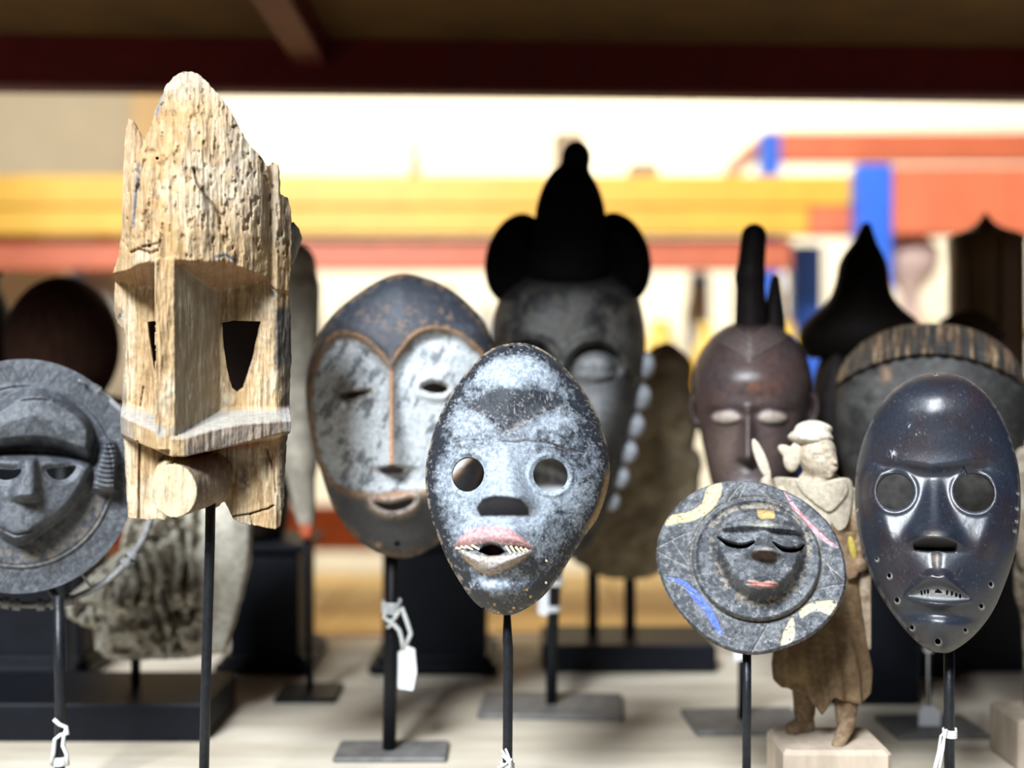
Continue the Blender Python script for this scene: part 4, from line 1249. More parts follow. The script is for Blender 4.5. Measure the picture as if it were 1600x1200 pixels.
# ------------------------------------------------------------------ white-faced mask
m_F = mat_attr('kaolin_painted_wood', 0.45, 260, 0.30, 0.45)
def mask_white():
    d = 1.14
    c = (628, 650)
    k = 2.5
    q = lambda pts: cr(460, 410, k, pts)
    out = q([(410, 40), (330, 64), (230, 130), (140, 212), (80, 320), (50, 430), (48, 540), (70, 680), (105, 810), (152, 945), (220, 1050), (310, 1122), (400, 1148), (480, 1140), (565, 1090), (645, 1000), (720, 855), (772, 700), (796, 560), (796, 430), (782, 320), (740, 220), (650, 125), (565, 72), (480, 45)])
    root = root_at('white_faced_mask', 609, d, 'dark rounded mask with white heart-shaped face and narrow slit eyes, on black rod', 'mask', 'masks on stands')
    gr = disk_grid(out, c[0], c[1], 250)
    eL = smooth(q([(200, 530), (240, 518), (300, 520), (270, 534), (225, 546)]), 4)
    eR = smooth(q([(494, 508), (535, 488), (592, 505), (570, 526), (525, 524)]), 4)
    mo = smooth(q([(322, 932), (380, 938), (460, 920), (445, 945), (395, 962), (350, 955)]), 4)
    def hole(X, Y):
        h = np.minimum(sdpoly(X, Y, eL), sdpoly(X, Y, eR))
        h = np.minimum(h, sdpoly(X, Y, mo))
        return np.minimum(h, np.hypot(X - 621, Y - 846) - 4.5)
    heart = smooth(q([(378, 435), (340, 395), (285, 340), (215, 306), (150, 318), (105, 400), (78, 500), (80, 620), (100, 740), (140, 830), (215, 885), (320, 900), (400, 895), (510, 890), (600, 845), (700, 735), (750, 600), (765, 470), (730, 385), (640, 312), (555, 290), (480, 312), (425, 372)]), 5)
    def zf(X, Y, r):
        z = 105 * np.power(np.clip(1 - r ** 2.3, 0, 1), .6)
        sh = sdpoly(X, Y, heart)
        z = z - 15 * SS(6, -16, sh) + 8 * np.exp(-((sh - 4) / 6) ** 2) * SS(740, 700, Y)
        ny = np.clip((Y - 582) / 148, 0, 1)
        z = z + (14 + 26 * ny) * np.exp(-(np.abs(X - 613) / (7 + 14 * ny ** 2)) ** 1.7) * SS(575, 600, Y) * SS(738, 728, Y)
        for e in (eL, eR):
            se = sdpoly(X, Y, e)
            z = z + 7 * np.exp(-((se - 7) / 7) ** 2) - 4 * SS(5, 0, se)
        z = z + 16 * G(X, Y, 617, 785, 55, 26)
        sm = sdpoly(X, Y, mo)
        z = z + 7 * np.exp(-((sm - 7) / 6) ** 2)
        return z + 2.2 * (fbm(X / 14, Y / 14, 81) - .5) * SS(20, -5, sh) + 1.2 * (fbm(X / 4, Y / 4, 82) - .5)
    def zb(X, Y, r):
        return 105 * np.power(np.clip(1 - r ** 2.3, 0, 1), .6) * .88 - 16
    def cf(X, Y, r):
        n1, n2, n3 = fbm(X / 26, Y / 26, 83), fbm(X / 8, Y / 8, 84), fbm(X / 3, Y / 3, 85, 3)
        C = col4(X, (0.036, 0.042, 0.055), 0.42)
        C = paint(C, SS(.45, .65, n1) * .5, (0.075, 0.085, 0.105), 0.5)
        C = paint(C, (G(X, Y, 600, 500, 60, 18) + G(X, Y, 700, 500, 40, 30) + G(X, Y, 640, 530, 50, 20)) * SS(.52, .68, n2) * .4, (0.24, 0.15, 0.10), 0.7)
        C = paint(C, SS(735, 790, Y) * .6, (0.055, 0.050, 0.048), 0.65)
        sh = sdpoly(X, Y, heart)
        C = paint(C, np.exp(-((sh - 2) / 6) ** 2) * SS(.3, .55, n2 + .1) * .85, (0.30, 0.17, 0.08), 0.8)
        left = SS(640, 560, X)
        st = fbm((X + .5 * Y) / 11, (Y - .3 * X) / 26, 86)
        w = SS(2, -7, sh + 9 * (n2 - .5)) * (1 - SS(.56, .72, st * .75 + n3 * .25 + .06 * left + .05 * SS(600, 540, Y)) * .75)
        C = paint(C, w * .96, (0.50, 0.53, 0.545), 0.75)
        nr = np.exp(-(np.abs(X - 613 - (Y - 650) * .00) / 4.2) ** 4) * SS(578, 590, Y) * SS(735, 728, Y)
        C = paint(C, nr * .9, (0.40, 0.20, 0.09), 0.6)
        C = paint(C, np.exp(-(sdpoly(X, Y, eL) / 6) ** 2) * SS(.4, .6, n2) * .8 + np.exp(-(sdpoly(X, Y, eR) / 5) ** 2) * SS(.45, .65, n2) * .6, (0.22, 0.16, 0.11), 0.8)
        C = paint(C, np.exp(-((sdpoly(X, Y, mo) - 7) / 6) ** 2) * .7 * SS(.25, .5, n2 + .1), (0.42, 0.33, 0.26), 0.75)
        C = paint(C, np.exp(-(dline(X, Y, q([(322, 925), (350, 905), (385, 912), (420, 900), (458, 915)])) / 3) ** 2) * .7, (0.33, 0.19, 0.12), 0.7)
        ns = sdpoly(X, Y, q([(330, 806), (380, 795), (432, 806), (420, 826), (350, 826)]))
        C = paint(C, SS(2, -2, ns), (0.03, 0.018, 0.012), 0.8)
        C = paint(C, SS(.9, .97, r) * SS(.4, .6, n2) * .6, (0.22, 0.14, 0.08), 0.8)
        C = paint(C, G(X, Y, 592, 848, 4, 4), (0.45, 0.26, 0.15))
        return C
    relief('mask', root, m_F, c, d, gr, zf, zb, cf, hole, pitch=-0.06)
    stand(root, [(613, 850), (611, 1000), (608, 1180)], d, 0.0068, (0.055, 0.028, 0.005, 0.003, 0.0, 0), plate_mat='plate', rodmat='iron_dark')
    return root
mask_white()

# ------------------------------------------------------------------ dark crested mask with lobes and beads (behind the centre)
m_G = mat_attr('soot_black_wood', 0.3, 220, 0.4, 0.25)
m_K = mat_attr('matt_black_wood', 0.2, 150, 0.4, 0.06)
def mask_crested():
    d = 1.30
    c = (885, 640)
    k = 2.143
    q = lambda pts: cr(740, 220, k, pts)
    root = root_at('crested_mask', 862, d, 'black horned mask with knobbed crest, round lobes and row of beads along its cheek', 'mask', 'masks on stands')
    out = [(882, 400), (830, 412), (790, 445), (772, 490), (768, 540), (772, 600), (782, 660), (798, 730), (820, 800), (850, 855), (885, 872), (918, 855), (945, 805), (966, 735), (984, 660), (1000, 600), (1008, 545), (1004, 490), (985, 440), (940, 408)]
    gr = disk_grid(out, 887, 640, 170)
    eyes = [(828, 580), (928, 582)]
    def zf(X, Y, r):
        z = 120 * np.power(np.clip(1 - r ** 2.4, 0, 1), .6)
        z = z + 14 * G(X, Y, 885, 470, 80, 50)
        for ex, ey in eyes:
            R = np.hypot((X - ex) / 1.0, (Y - ey) / .95)
            up = SS(ey + 10, ey - 6, Y)
            z = z + 15 * np.exp(-((R - 47) / 6) ** 2) * up - 18 * np.exp(-((R - 33) / 8) ** 2) * up
            z = z + 13 * np.power(np.clip(1 - ((X - ex) / 36) ** 2 - ((Y - ey + 6) / 24) ** 2, 0, 1), .5) - 5 * np.exp(-((Y - ey - 2) / 3) ** 2) * SS(38, 30, np.abs(X - ex))
        ny = np.clip((Y - 560) / 150, 0, 1)
        z = z + (10 + 28 * ny) * np.exp(-(np.abs(X - 878) / (12 + 12 * ny)) ** 2.5) * SS(545, 565, Y) * SS(728, 708, Y)
        z = z + 16 * G(X, Y, 880, 790, 32, 18) + 8 * G(X, Y, 935, 640, 30, 36)
        return z + 2 * (fbm(X / 14, Y / 14, 91) - .5)
    def cf(X, Y, r):
        n1, n2 = fbm(X / 30, Y / 30, 92), fbm(X / 8, Y / 8, 93)
        C = col4(X, (0.016, 0.016, 0.017), .42)
        C = paint(C, SS(.45, .65, n1) * .7 * SS(445, 480, Y), (0.085, 0.082, 0.075), .5)
        C = paint(C, SS(.5, .66, n2) * .4 * SS(445, 480, Y), (0.10, 0.085, 0.065), .6)
        C = paint(C, (G(X, Y, 935, 640, 34, 45) + G(X, Y, 928, 575, 30, 16) + G(X, Y, 828, 575, 30, 16)) * .9, (0.20, 0.205, 0.21), .5)
        C = paint(C, SS(752, 757, Y) * SS(778, 770, Y) * SS(45, 35, np.abs(X - 868)), (0.42, 0.44, 0.47), .5)  # pale band paints in light catching the mouth and chin
        C = paint(C, (G(X, Y, 985, 590, 10, 30) + G(X, Y, 905, 690, 8, 50)) * SS(.4, .6, n2) * .5, (0.20, 0.15, 0.10), .8)
        return C
    relief('mask', root, m_G, c, d, gr, zf, lambda X, Y, r: 120 * np.power(np.clip(1 - r ** 2.4, 0, 1), .6) * .9 - 16, cf)
    black = lambda x, y, z: col4(x, (0.004, 0.003, 0.003), .8)
    def crest(p):
        a = s_ell(p, (15, -385 + 0, 40), (22, 26, 22))
        b = s_ell(p, (6, -278, 40), (55, 100, 50))
        b = smin(b, s_ell(p, (2, -225, 35), (66, 60, 55)), 20)
        return smin(smin(a, s_cap(p, (14, -380, 40), 18, (12, -350, 40), 24), 4), b, 6)
    sculpt('crest', root, m_K, c, d, crest, (-80, -420, -40), (80, -130, 120), 4.0, black)
    def lobe(p, sx):
        a = s_ell(p, (sx * 80 + 2, -235, 10), (48, 72, 40), -14 * sx)
        return smax(a, -s_ell(p, (sx * 92, -228, 58), (24, 42, 22), -14 * sx), 6)
    for sx in (-1, 1):
        sculpt('side_lobe', root, m_K, c, d, lambda p: lobe(p, sx), (-150, -330, -50), (150, -140, 80), 4.0, black)
    bm = mat('pale_grey_bead', (0.36, 0.38, 0.42), 0.4, 0.25, 120, 0.1)
    for bx, by, r_ in ((1004, 571, 20), (998, 620, 20), (989, 664, 19), (979, 705, 18), (967, 745, 17), (954, 783, 15)):
        p = P(bx, by, d - 0.008)
        s_ = d / F * r_
        MB().lathe(p, [(s_ * math.cos(a) , s_ * 1.12 * math.sin(a)) for a in [math.radians(-85 + 17 * i) for i in range(11)]], 16).build('bead', bm, root, p)
    stand(root, [(880, 850), (868, 900), (862, 1010), (862, 1110)], d, 0.0066, (0.080, 0.048, 0.006, 0.0, 0.0, -4), rodmat='iron_dark')
mask_crested()

# ------------------------------------------------------------------ red-brown crested head
m_H = mat_attr('oiled_red_brown_wood', 0.2, 200, 0.35, 0.5)
def mask_head():
    d = 1.24
    c = (1174, 650)
    k = 2.79
    root = root_at('carved_head_mask', 1160, d, 'glossy red-brown carved head with pale closed eyes, ears and tall crest', 'mask', 'masks on stands')
    out = [(1172, 500), (1130, 512), (1098, 542), (1082, 585), (1084, 630), (1096, 690), (1108, 745), (1124, 800), (1148, 842), (1175, 856), (1202, 842), (1226, 800), (1243, 745), (1256, 690), (1266, 630), (1267, 585), (1250, 540), (1214, 510)]
    gr = disk_grid(out, 1174, 670, 170)
    e1, e2 = (1136, 652), (1205, 652)
    def chev(Y, X, off):
        return np.abs((Y - (562 + off)) + .62 * np.abs(X - 1172) - 0)
    def zf(X, Y, r):
        z = 112 * np.power(np.clip(1 - r ** 2.5, 0, 1), .55)
        t = Y - (560 - .10 * np.abs(X - 1172) ** 1.15)
        z = z + 5 * SS(4, -4, Y + .62 * np.abs(X - 1172) - 566)
        for off in (-4, -14, -24, -34):
            z = z - 3.5 * np.exp(-(chev(Y, X, off) / 2.0) ** 2)
        z = z + 9 * G(X, Y, 1172, 592, 55, 24) - 10 * SS(632, 650, Y) * SS(760, 690, Y) * SS(78, 50, np.abs(X - 1172))
        for ex, ey in (e1, e2):
            z = z + 10 * np.power(np.clip(1 - ((X - ex) / 24) ** 2 - ((Y - ey) / 11) ** 2, 0, 1), .5)
        ny = np.clip((Y - 640) / 72, 0, 1)
        z = z + (12 + 26 * ny) * np.exp(-(np.abs(X - 1169) / (5.5 + 8 * ny)) ** 2) * SS(632, 642, Y) * SS(722, 710, Y)
        z = z + 15 * G(X, Y, 1170, 750, 26, 12) + 8 * G(X, Y, 1170, 810, 30, 20)
        return z
    def cf(X, Y, r):
        n1, n2 = fbm(X / 24, Y / 24, 96), fbm(X / 7, Y / 7, 97)
        C = col4(X, (0.040, 0.028, 0.028), .36)
        C = paint(C, SS(.4, .65, n1) * .5, (0.062, 0.034, 0.028), .4)
        for off in (1, -9, -19, -29):
            C = paint(C, np.exp(-(chev(Y, X, off) / 2.2) ** 2) * .45, (0.17, 0.14, 0.13), .5)
        C = paint(C, SS(.86, .98, r) * .6, (0.015, 0.010, 0.010), .5)  # outer edges darkened in colour to shade the turn of the face
        C = paint(C, G(X, Y, 1180, 610, 30, 14) * SS(.35, .6, n2) * .6, (0.16, 0.06, 0.03), .4)
        for ex, ey in (e1, e2):
            C = paint(C, SS(1.1, .7, ((X - ex) / 22) ** 2 + ((Y - ey) / 9) ** 2) * .85, (0.36, 0.30, 0.25), .6)
        C = paint(C, SS(640, 680, Y) * G(X, Y, 1135, 700, 25, 50) * .5 + G(X, Y, 1200, 690, 20, 40) * .3, (0.15, 0.11, 0.09), .5)
        C = paint(C, G(X, Y, 1165, 752, 22, 10) * .7, (0.22, 0.22, 0.25), .5)
        return C
    relief('mask', root, m_H, c, d, gr, zf, lambda X, Y, r: 112 * np.power(np.clip(1 - r ** 2.5, 0, 1), .55) * .9 - 16, cf)
    dk = lambda x, y, z: col4(x, (0.030, 0.018, 0.016), .4)
    for ex, ey, sx in ((1092, 642, -1), (1262, 640, 1)):
        def ear(p):
            a = s_ell(p, (ex - c[0], ey - c[1], 12), (17, 31, 12), 8 * sx)
            return smax(a, -s_ell(p, (ex - c[0] + 2 * sx, ey - c[1] - 2, 26), (10, 20, 13), 8 * sx), 3)
        sculpt('ear', root, m_H, c, d, ear, (ex - c[0] - 26, ey - c[1] - 40, -10), (ex - c[0] + 26, ey - c[1] + 40, 34), 2.5, dk)
    blk = lambda x, y, z: col4(x, (0.008, 0.006, 0.006), .55)
    def crest(p):
        a = s_cap(p, (4, -278, 20), 20, (-2, -215, 20), 22)
        b = s_cap(p, (-2, -215, 20), 22, (0, -130, 20), 26)
        e = s_cap(p, (38, -215, -30), 8, (34, -135, -10), 20)
        return smin(smin(a, b, 8), e, 10)
    sculpt('crest', root, m_K, c, d, crest, (-60, -315, -70), (80, -95, 70), 3.0, blk)
    stand(root, [(1162, 840), (1161, 1000), (1160, 1120)], d, 0.0050, (0.062, 0.042, 0.006, 0.003, 0.0, 3), rodmat='iron_dark')
mask_head()

# ------------------------------------------------------------------ broad dark helmet mask on the right
m_I = mat_attr('dull_black_wood', 0.35, 180, 0.4, 0.25)
def mask_helmet():
    d = 1.22
    c = (1452, 640)
    root = root_at('helmet_mask', 1451, d, 'broad dark helmet mask with ribbed headband, behind the smooth black mask', 'mask', 'masks on stands')
    out = [(1450, 506), (1390, 514), (1340, 540), (1308, 582), (1300, 640), (1306, 700), (1324, 770), (1352, 840), (1395, 900), (1450, 925), (1505, 900), (1548, 840), (1578, 770), (1596, 700), (1603, 640), (1594, 582), (1562, 540), (1512, 514)]
    gr = disk_grid(out, 1452, 690, 170)
    band0 = lambda X: 560 + 0.0021 * (X - 1452) ** 2
    def zf(X, Y, r):
        z = 150 * np.power(np.clip(1 - r ** 2.5, 0, 1), .55)
        t = Y - band0(X)
        z = z + 14 * SS(2, -6, t)
        z = z + 3.0 * np.cos((X - 1452) / 3.3) * SS(4, -4, t) * SS(-52, -44, t)
        z = z + 8 * np.exp(-((t + 2) / 4) ** 2)
        for sx in (-1, 1):
            z = z - 14 * G(X, Y, 1452 + sx * 55, 700, 30, 16) + 9 * G(X, Y, 1452 + sx * 55, 702, 22, 8)
        z = z + 30 * G(X, Y, 1452, 730, 20, 40) + 16 * G(X, Y, 1452, 820, 45, 18)
        return z
    def cf(X, Y, r):
        n1, n2 = fbm(X / 24, Y / 24, 101), fbm(X / 5, Y / 40, 102)
        C = col4(X, (0.028, 0.027, 0.026), .5)
        t = Y - band0(X)
        C = paint(C, SS(4, -2, t) * SS(.4, .62, n2) * .7, (0.10, 0.06, 0.032), .6)
        C = paint(C, SS(4, -2, t) * SS(.64, .7, n2) * .6, (0.26, 0.18, 0.11), .6)
        C = paint(C, SS(0, 6, t) * SS(.4, .62, n1) * .6, (0.065, 0.064, 0.060), .5)
        C = paint(C, G(X, Y, 1388, 588, 8, 12) * .7, (0.22, 0.14, 0.08), .7)
        return C
    relief('mask', root, m_I, c, d, gr, zf, lambda X, Y, r: 150 * np.power(np.clip(1 - r ** 2.5, 0, 1), .55) * .9 - 16, cf)
    sculpt('side_lobe', root, m_K, c, d, lambda p: s_ell(p, (-160, 20, -20), (28, 110, 30), 6), (-200, -110, -60), (-110, 150, 20), 4.0, lambda x, y, z: col4(x, (0.010, 0.008, 0.008), .6))
    stand(root, [(1451, 900), (1451, 1020), (1451, 1120)], d, 0.0026, (0.048, 0.036, 0.006, 0.002, 0.0, 2), plate_mat='plate', rodmat='iron_dark')
mask_helmet()

# ------------------------------------------------------------------ dark pieces on the back of the shelf
def conical():
    d = 1.36
    c = (1352, 520)
    root = root_at('crowned_bust', 1352, d, 'black bust with tall pointed crown, between red-brown head and helmet mask', 'statue')
    blk = lambda x, y, z: col4(x, (0.008, 0.006, 0.005), .6)
    def crown(p):
        a = s_cap(p, (2, -165, 0), 9, (-4, -100, 0), 36)
        b = s_cap(p, (-4, -100, 0), 36, (-8, -10, 0), 62)
        e = s_ell(p, (-8, 8, 0), (98, 58, 78))
        return smin(smin(a, b, 14), e, 22)
    sculpt('crown', root, m_K, c, d, crown, (-130, -190, -100), (110, 40, 100), 5.0, blk)
    def head(p):
        a = s_ell(p, (-8, 100, 0), (76, 110, 80))
        a = smin(a, s_cap(p, (-8, 190, 0), 40, (-8, 260, 0), 50), 20)
        a = smin(a, s_ell(p, (-8, 330, 0), (135, 90, 75)), 30)
        a = smin(a, s_cap(p, (-8, 70, 74), 6, (-8, 120, 84), 14), 8)
        for sx in (-1, 1):
            a = smax(a, -s_ell(p, (-8 + sx * 32, 75, 82), (20, 8, 14)), 6)
        return smax(a, p[1] - 383, 2)
    sculpt('head', root, m_K, c, d, head, (-160, 0, -100), (150, 390, 115), 5.0, blk)
    x = P(1344, 0, d).x
    zt = P(0, 520 + 380, d).z
    MB().box((x - 0.055, d - 0.05, DECK), (x + 0.055, d + 0.05, zt), 0.004).build('plinth', M['plinth'], root)
conical()

def dome():
    d = 1.40
    c = (98, 520)
    root = root_at('domed_headdress', 98, d, 'dark brown domed headdress behind the disc mask', 'headdress')
    m = mat_attr('brown_raffia', 0.8, 90, 0.5, 0.2, grain=(1, 1, .3))
    def f(p):
        a = s_ell(p, (0, 20, 0), (92, 108, 85))
        a = smax(a, p[1] - 110, 4)
        return a
    sculpt('dome', root, m, c, d, f, (-110, -105, -105), (110, 125, 105), 4.5, lambda x, y, z: col4(x, (0.030, 0.011, 0.006), .9))
    sculpt('brim', root, m, c, d, lambda p: s_ell(p, (0, 108, 0), (104, 16, 98)), (-118, 84, -112), (118, 132, 112), 4.5, lambda x, y, z: col4(x, (0.030, 0.014, 0.010), .85))
    cx = P(98, 0, d).x
    MB().lathe((cx, d, DECK), [(0.034, 0), (0.034, 0.008), (0.012, 0.014), (0.010, 0.12), (0.010, P(0, 520 + 110, d).z - DECK)], 20).build('post', M['iron_dark'], root)
    d2 = 1.50
    cx = P(-40, 0, d2).x
    zp = P(0, 690, F * 0.366 / 454).z + 0.010
    r2 = thing('dark_pot', 'black rounded pot on tall black pedestal beside the domed headdress', 'pot', (cx, d2, zp))
    h = P(0, 428, d2).z - zp
    MB().lathe((cx, d2, zp), [(0.03, 0), (0.045, h * .1), (0.05, h * .4), (0.046, h * .75), (0.03, h * .93), (0.033, h)], 24).build('body', M['plinth'], r2)
    MB().lathe((cx, d2, zp + h), [(0.034, 0), (0.036, 0.004), (0.01, 0.012), (0.008, 0.02)], 24).build('lid', M['plinth'], r2)
dome()

# black display boxes and pedestals along the back
def pedestal(name, label, x0, x1, ytop, ybot, dep, flare=True):
    d = F * 0.366 / (ybot - 600)
    a, b = P(x0, 0, d).x, P(x1, 0, d).x
    zt = P(0, ytop, d).z
    r = thing(name, label, 'pedestal', ((a + b) / 2, d + dep / 2, DECK))
    MB().box((a + .004, d + .004, DECK), (b - .004, d + dep - .004, zt), 0.002).build('body', M['plinth'], r)
    if flare:
        MB().box((a - 0.012, d - 0.012, DECK), (b + 0.012, d + dep + 0.012, DECK + 0.014), 0.003).build('base_moulding', M['plinth'], r)
        MB().box((a - 0.005, d - 0.005, DECK + .014), (b + 0.005, d + dep + 0.005, DECK + 0.022), 0.003).build('step_moulding', M['plinth'], r)
        MB().box((a - 0.006, d - 0.006, zt), (b + 0.006, d + dep + 0.006, zt + 0.010), 0.002).build('top', M['plinth'], r)
    return r, d, zt
pedestal('square_pedestal', 'black square pedestal with stepped foot behind the white-faced mask', 592, 764, 858, 1052, 0.12)
pedestal('square_pedestal', 'black square pedestal behind the carved stone fragment', 352, 470, 862, 1052, 0.13)
pedestal('square_pedestal', 'tall black square pedestal added behind the disc mask to darken its eyes', -130, 132, 690, 1054, 0.10)  # added as a dark backdrop for the disc mask's eye holes
def pot(name, label, cat, px, w, ytop, d, zb_, m_, prof):
    cx = P(px, 0, d).x
    r = thing(name, label, cat, (cx, d, zb_))
    h, s = P(0, ytop, d).z - zb_, w * d / F / 2
    MB().lathe((cx, d, zb_), [(a * s, b * h) for a, b in prof], 28).build('body', m_, r)
    MB().lathe((cx, d, zb_ + h), [(prof[-1][0] * s * 1.05, -.004), (prof[-1][0] * s * 1.08, 0.0), (prof[-1][0] * s * .9, .004), (prof[-1][0] * s * .4, .006)], 28).build('rim', m_, r)
MW = mat('dark_brown_wood', (0.020, 0.009, 0.005), 0.7, 0.4, 30, 0.2, stretch=(1, 1, .3))
pot('added_dark_drum', 'dark brown drum added on black pedestal to darken the eyes of the plank mask', 'drum', 345, 240, 480, 1.53, P(0, 862, 1.457).z + .010, MW, [(.8, 0), (.85, .03), (.97, .3), (1, .6), (.95, .9), (.92, 1)])  # added behind the plank mask so its eye holes look dark
pot('added_dark_pot', 'dark pot added on black pedestal to darken the eyes of the white-faced mask', 'pot', 652, 258, 520, 1.53, P(0, 858, 1.457).z + .010, MW, [(.5, 0), (.6, .03), (.95, .35), (1, .55), (.8, .85), (.6, 1)])  # unseen filler, blocks the bright background behind the slit eyes


# low black plinth with posts carrying a stone torso
def torso():
    d = 1.46
    x0, x1 = P(848, 0, d).x, P(1120, 0, d).x
    r = thing('stone_torso', 'worn brown stone torso on two black posts and a low black plinth', 'statue', ((x0 + x1) / 2, d + .06, DECK))
    MB().box((x0, d, DECK), (x1, d + .12, DECK + 0.035), 0.003).build('plinth', M['plinth'], r)
    ms = mat_attr('worn_brown_stone', 0.8, 60, 0.35, 0.2)
    c = (1000, 740)
    def f(p):
        a = s_ell(p, (-5, 0, 0), (98, 165, 60))
        a = smin(a, s_cap(p, (30, -110, 0), 55, (45, -165, 0), 34), 30)
        a = smin(a, s_ell(p, (-35, 95, 10), (75, 70, 58)), 30)
        for i in range(5):
            a = a + 3.0 * np.exp(-((p[0] * .5 + p[1] - (-100 + 50 * i)) / 7) ** 2)
        a = a + 9 * (np.sin(p[0] / 17 + p[1] / 29) * np.cos(p[1] / 23 - p[2] / 19)) * .5
        return smax(a, p[1] - 160, 6)
    def cf(x, y, z):
        n = fbm(x / 30 + z / 40, y / 30, 111)
        C = col4(x, (0.27, 0.21, 0.13), .9)
        return paint(C, SS(.4, .65, n) * .7, (0.42, 0.34, 0.23))
    sculpt('torso', r, ms, c, d + .06, f, (-125, -220, -85), (125, 175, 85), 5.0, cf)
    for px in (926, 984):
        x = P(px, 0, d + .06).x
        MB().box((x - .007, d + .052, DECK + .03), (x + .007, d + .066, P(0, 880, d + .06).z), 0.001).build('post', M['iron_dark'], r)
torso()
r_, d_, z_ = pedestal('low_plinth', 'low black plinth on the shelf behind the smooth black mask', 1362, 1505, 1015, 1062, 0.12, False)

# pale tapering carving beside the plank mask
def tusk():
    d = 1.34
    c = (468, 640)
    r = root_at('tapered_carving', 468, d, 'pale grey tapering carving with reddish tip, beside the weathered plank mask', 'carving')
    ms = mat_attr('pale_worn_carving', 0.5, 70, 0.3, 0.3)
    def f(p):
        a = s_cap(p, (-2, -190, 0), 34, (-6, -70, 0), 36)
        a = smin(a, s_cap(p, (-6, -70, 0), 34, (0, 80, 4), 26), 14)
        a = smin(a, s_cap(p, (0, 80, 4), 25, (12, 190, 10), 13), 14)
        a = smin(a, s_ell(p, (-4, -225, 0), (30, 34, 30)), 12)
        return a
    def cf(x, y, z):
        C = col4(x, (0.34, 0.31, 0.25), .8)
        C = paint(C, SS(.4, .6, fbm(x / 20, y / 40, 121)) * .5, (0.22, 0.20, 0.16))
        return paint(C, SS(172, 182, y), (0.45, 0.10, 0.04), .6)
    sculpt('carving', r, ms, c, d, f, (-60, -275, -50), (60, 215, 50), 4.0, cf)
    MB().tube([P(480, 830, d + .0), P(480, 900, d + .02), (P(480, 0, d).x, d + .02, DECK + .003)], 0.004, 8).build('rod', M['iron_dark'], r)
    x = P(480, 0, d).x
    MB().box((x - .035, d - .02, DECK), (x + .035, d + .05, DECK + .006), .001).build('base_plate', M['plinth'], r)
tusk()

# finial bell and arched carving on the far right
def bell():
    d = 1.60
    c = (1540, 430)
    cx = P(1540, 0, d).x
    r = thing('finial_bell', 'dark bronze bell-shaped shrine with pointed finial at the back of the shelf', 'shrine', (cx, d, DECK))
    zt, z1 = P(0, 330, d).z - DECK, P(0, 372, d).z - DECK
    s = d / F
    MB().lathe((cx, d, DECK), [(64 * s, 0), (66 * s, .01), (60 * s, .03), (56 * s, z1 * .5), (55 * s, z1 * .93), (58 * s, z1), (48 * s, z1 + .006), (28 * s, z1 + .012), (14 * s, z1 + .02), (7 * s, z1 + .028), (3 * s, zt - .004), (.5 * s, zt)], 28).build('body', FM['brown'], r)
    for i in range(3):
        a = math.radians(-140 + 50 * i)
        MB().tube([(cx + 57 * s * math.cos(a), d + 57 * s * math.sin(a), DECK + .03), (cx + 56 * s * math.cos(a), d + 56 * s * math.sin(a), DECK + z1)], .003, 6).build('rib', FM['brown'], r)
    d2 = 1.50
    c2 = (1510, 540)
    r2 = root_at('arched_carving', 1510, d2, 'dark brown arched carving behind the ribbed headband', 'carving')
    def f(p):
        a = s_ell(p, (0, 10, 0), (60, 62, 26))
        a = smax(a, -s_ell(p, (0, 40, 0), (34, 42, 60)), 6)
        for i in range(9):
            t = math.radians(200 + i * 17.5)
            a = smin(a, s_ell(p, (58 * math.cos(t), 10 + 58 * math.sin(t), 0), (8, 8, 12)), 4)
        return smin(smax(a, p[1] - 60, 3), s_box(p, (0, 190, 0), (52, 140, 24), 6), 6)
    sculpt('carving', r2, m_I, c2, d2, f, (-85, -80, -45), (85, 322, 45), 5.0, lambda x, y, z: col4(x, (0.035, 0.020, 0.012), .6))
    MB().box((P(1510, 0, d2).x - .06, d2 - .04, DECK), (P(1510, 0, d2).x + .06, d2 + .04, P(0, 858, d2).z), .003).build('plinth', M['plinth'], r2)
bell()

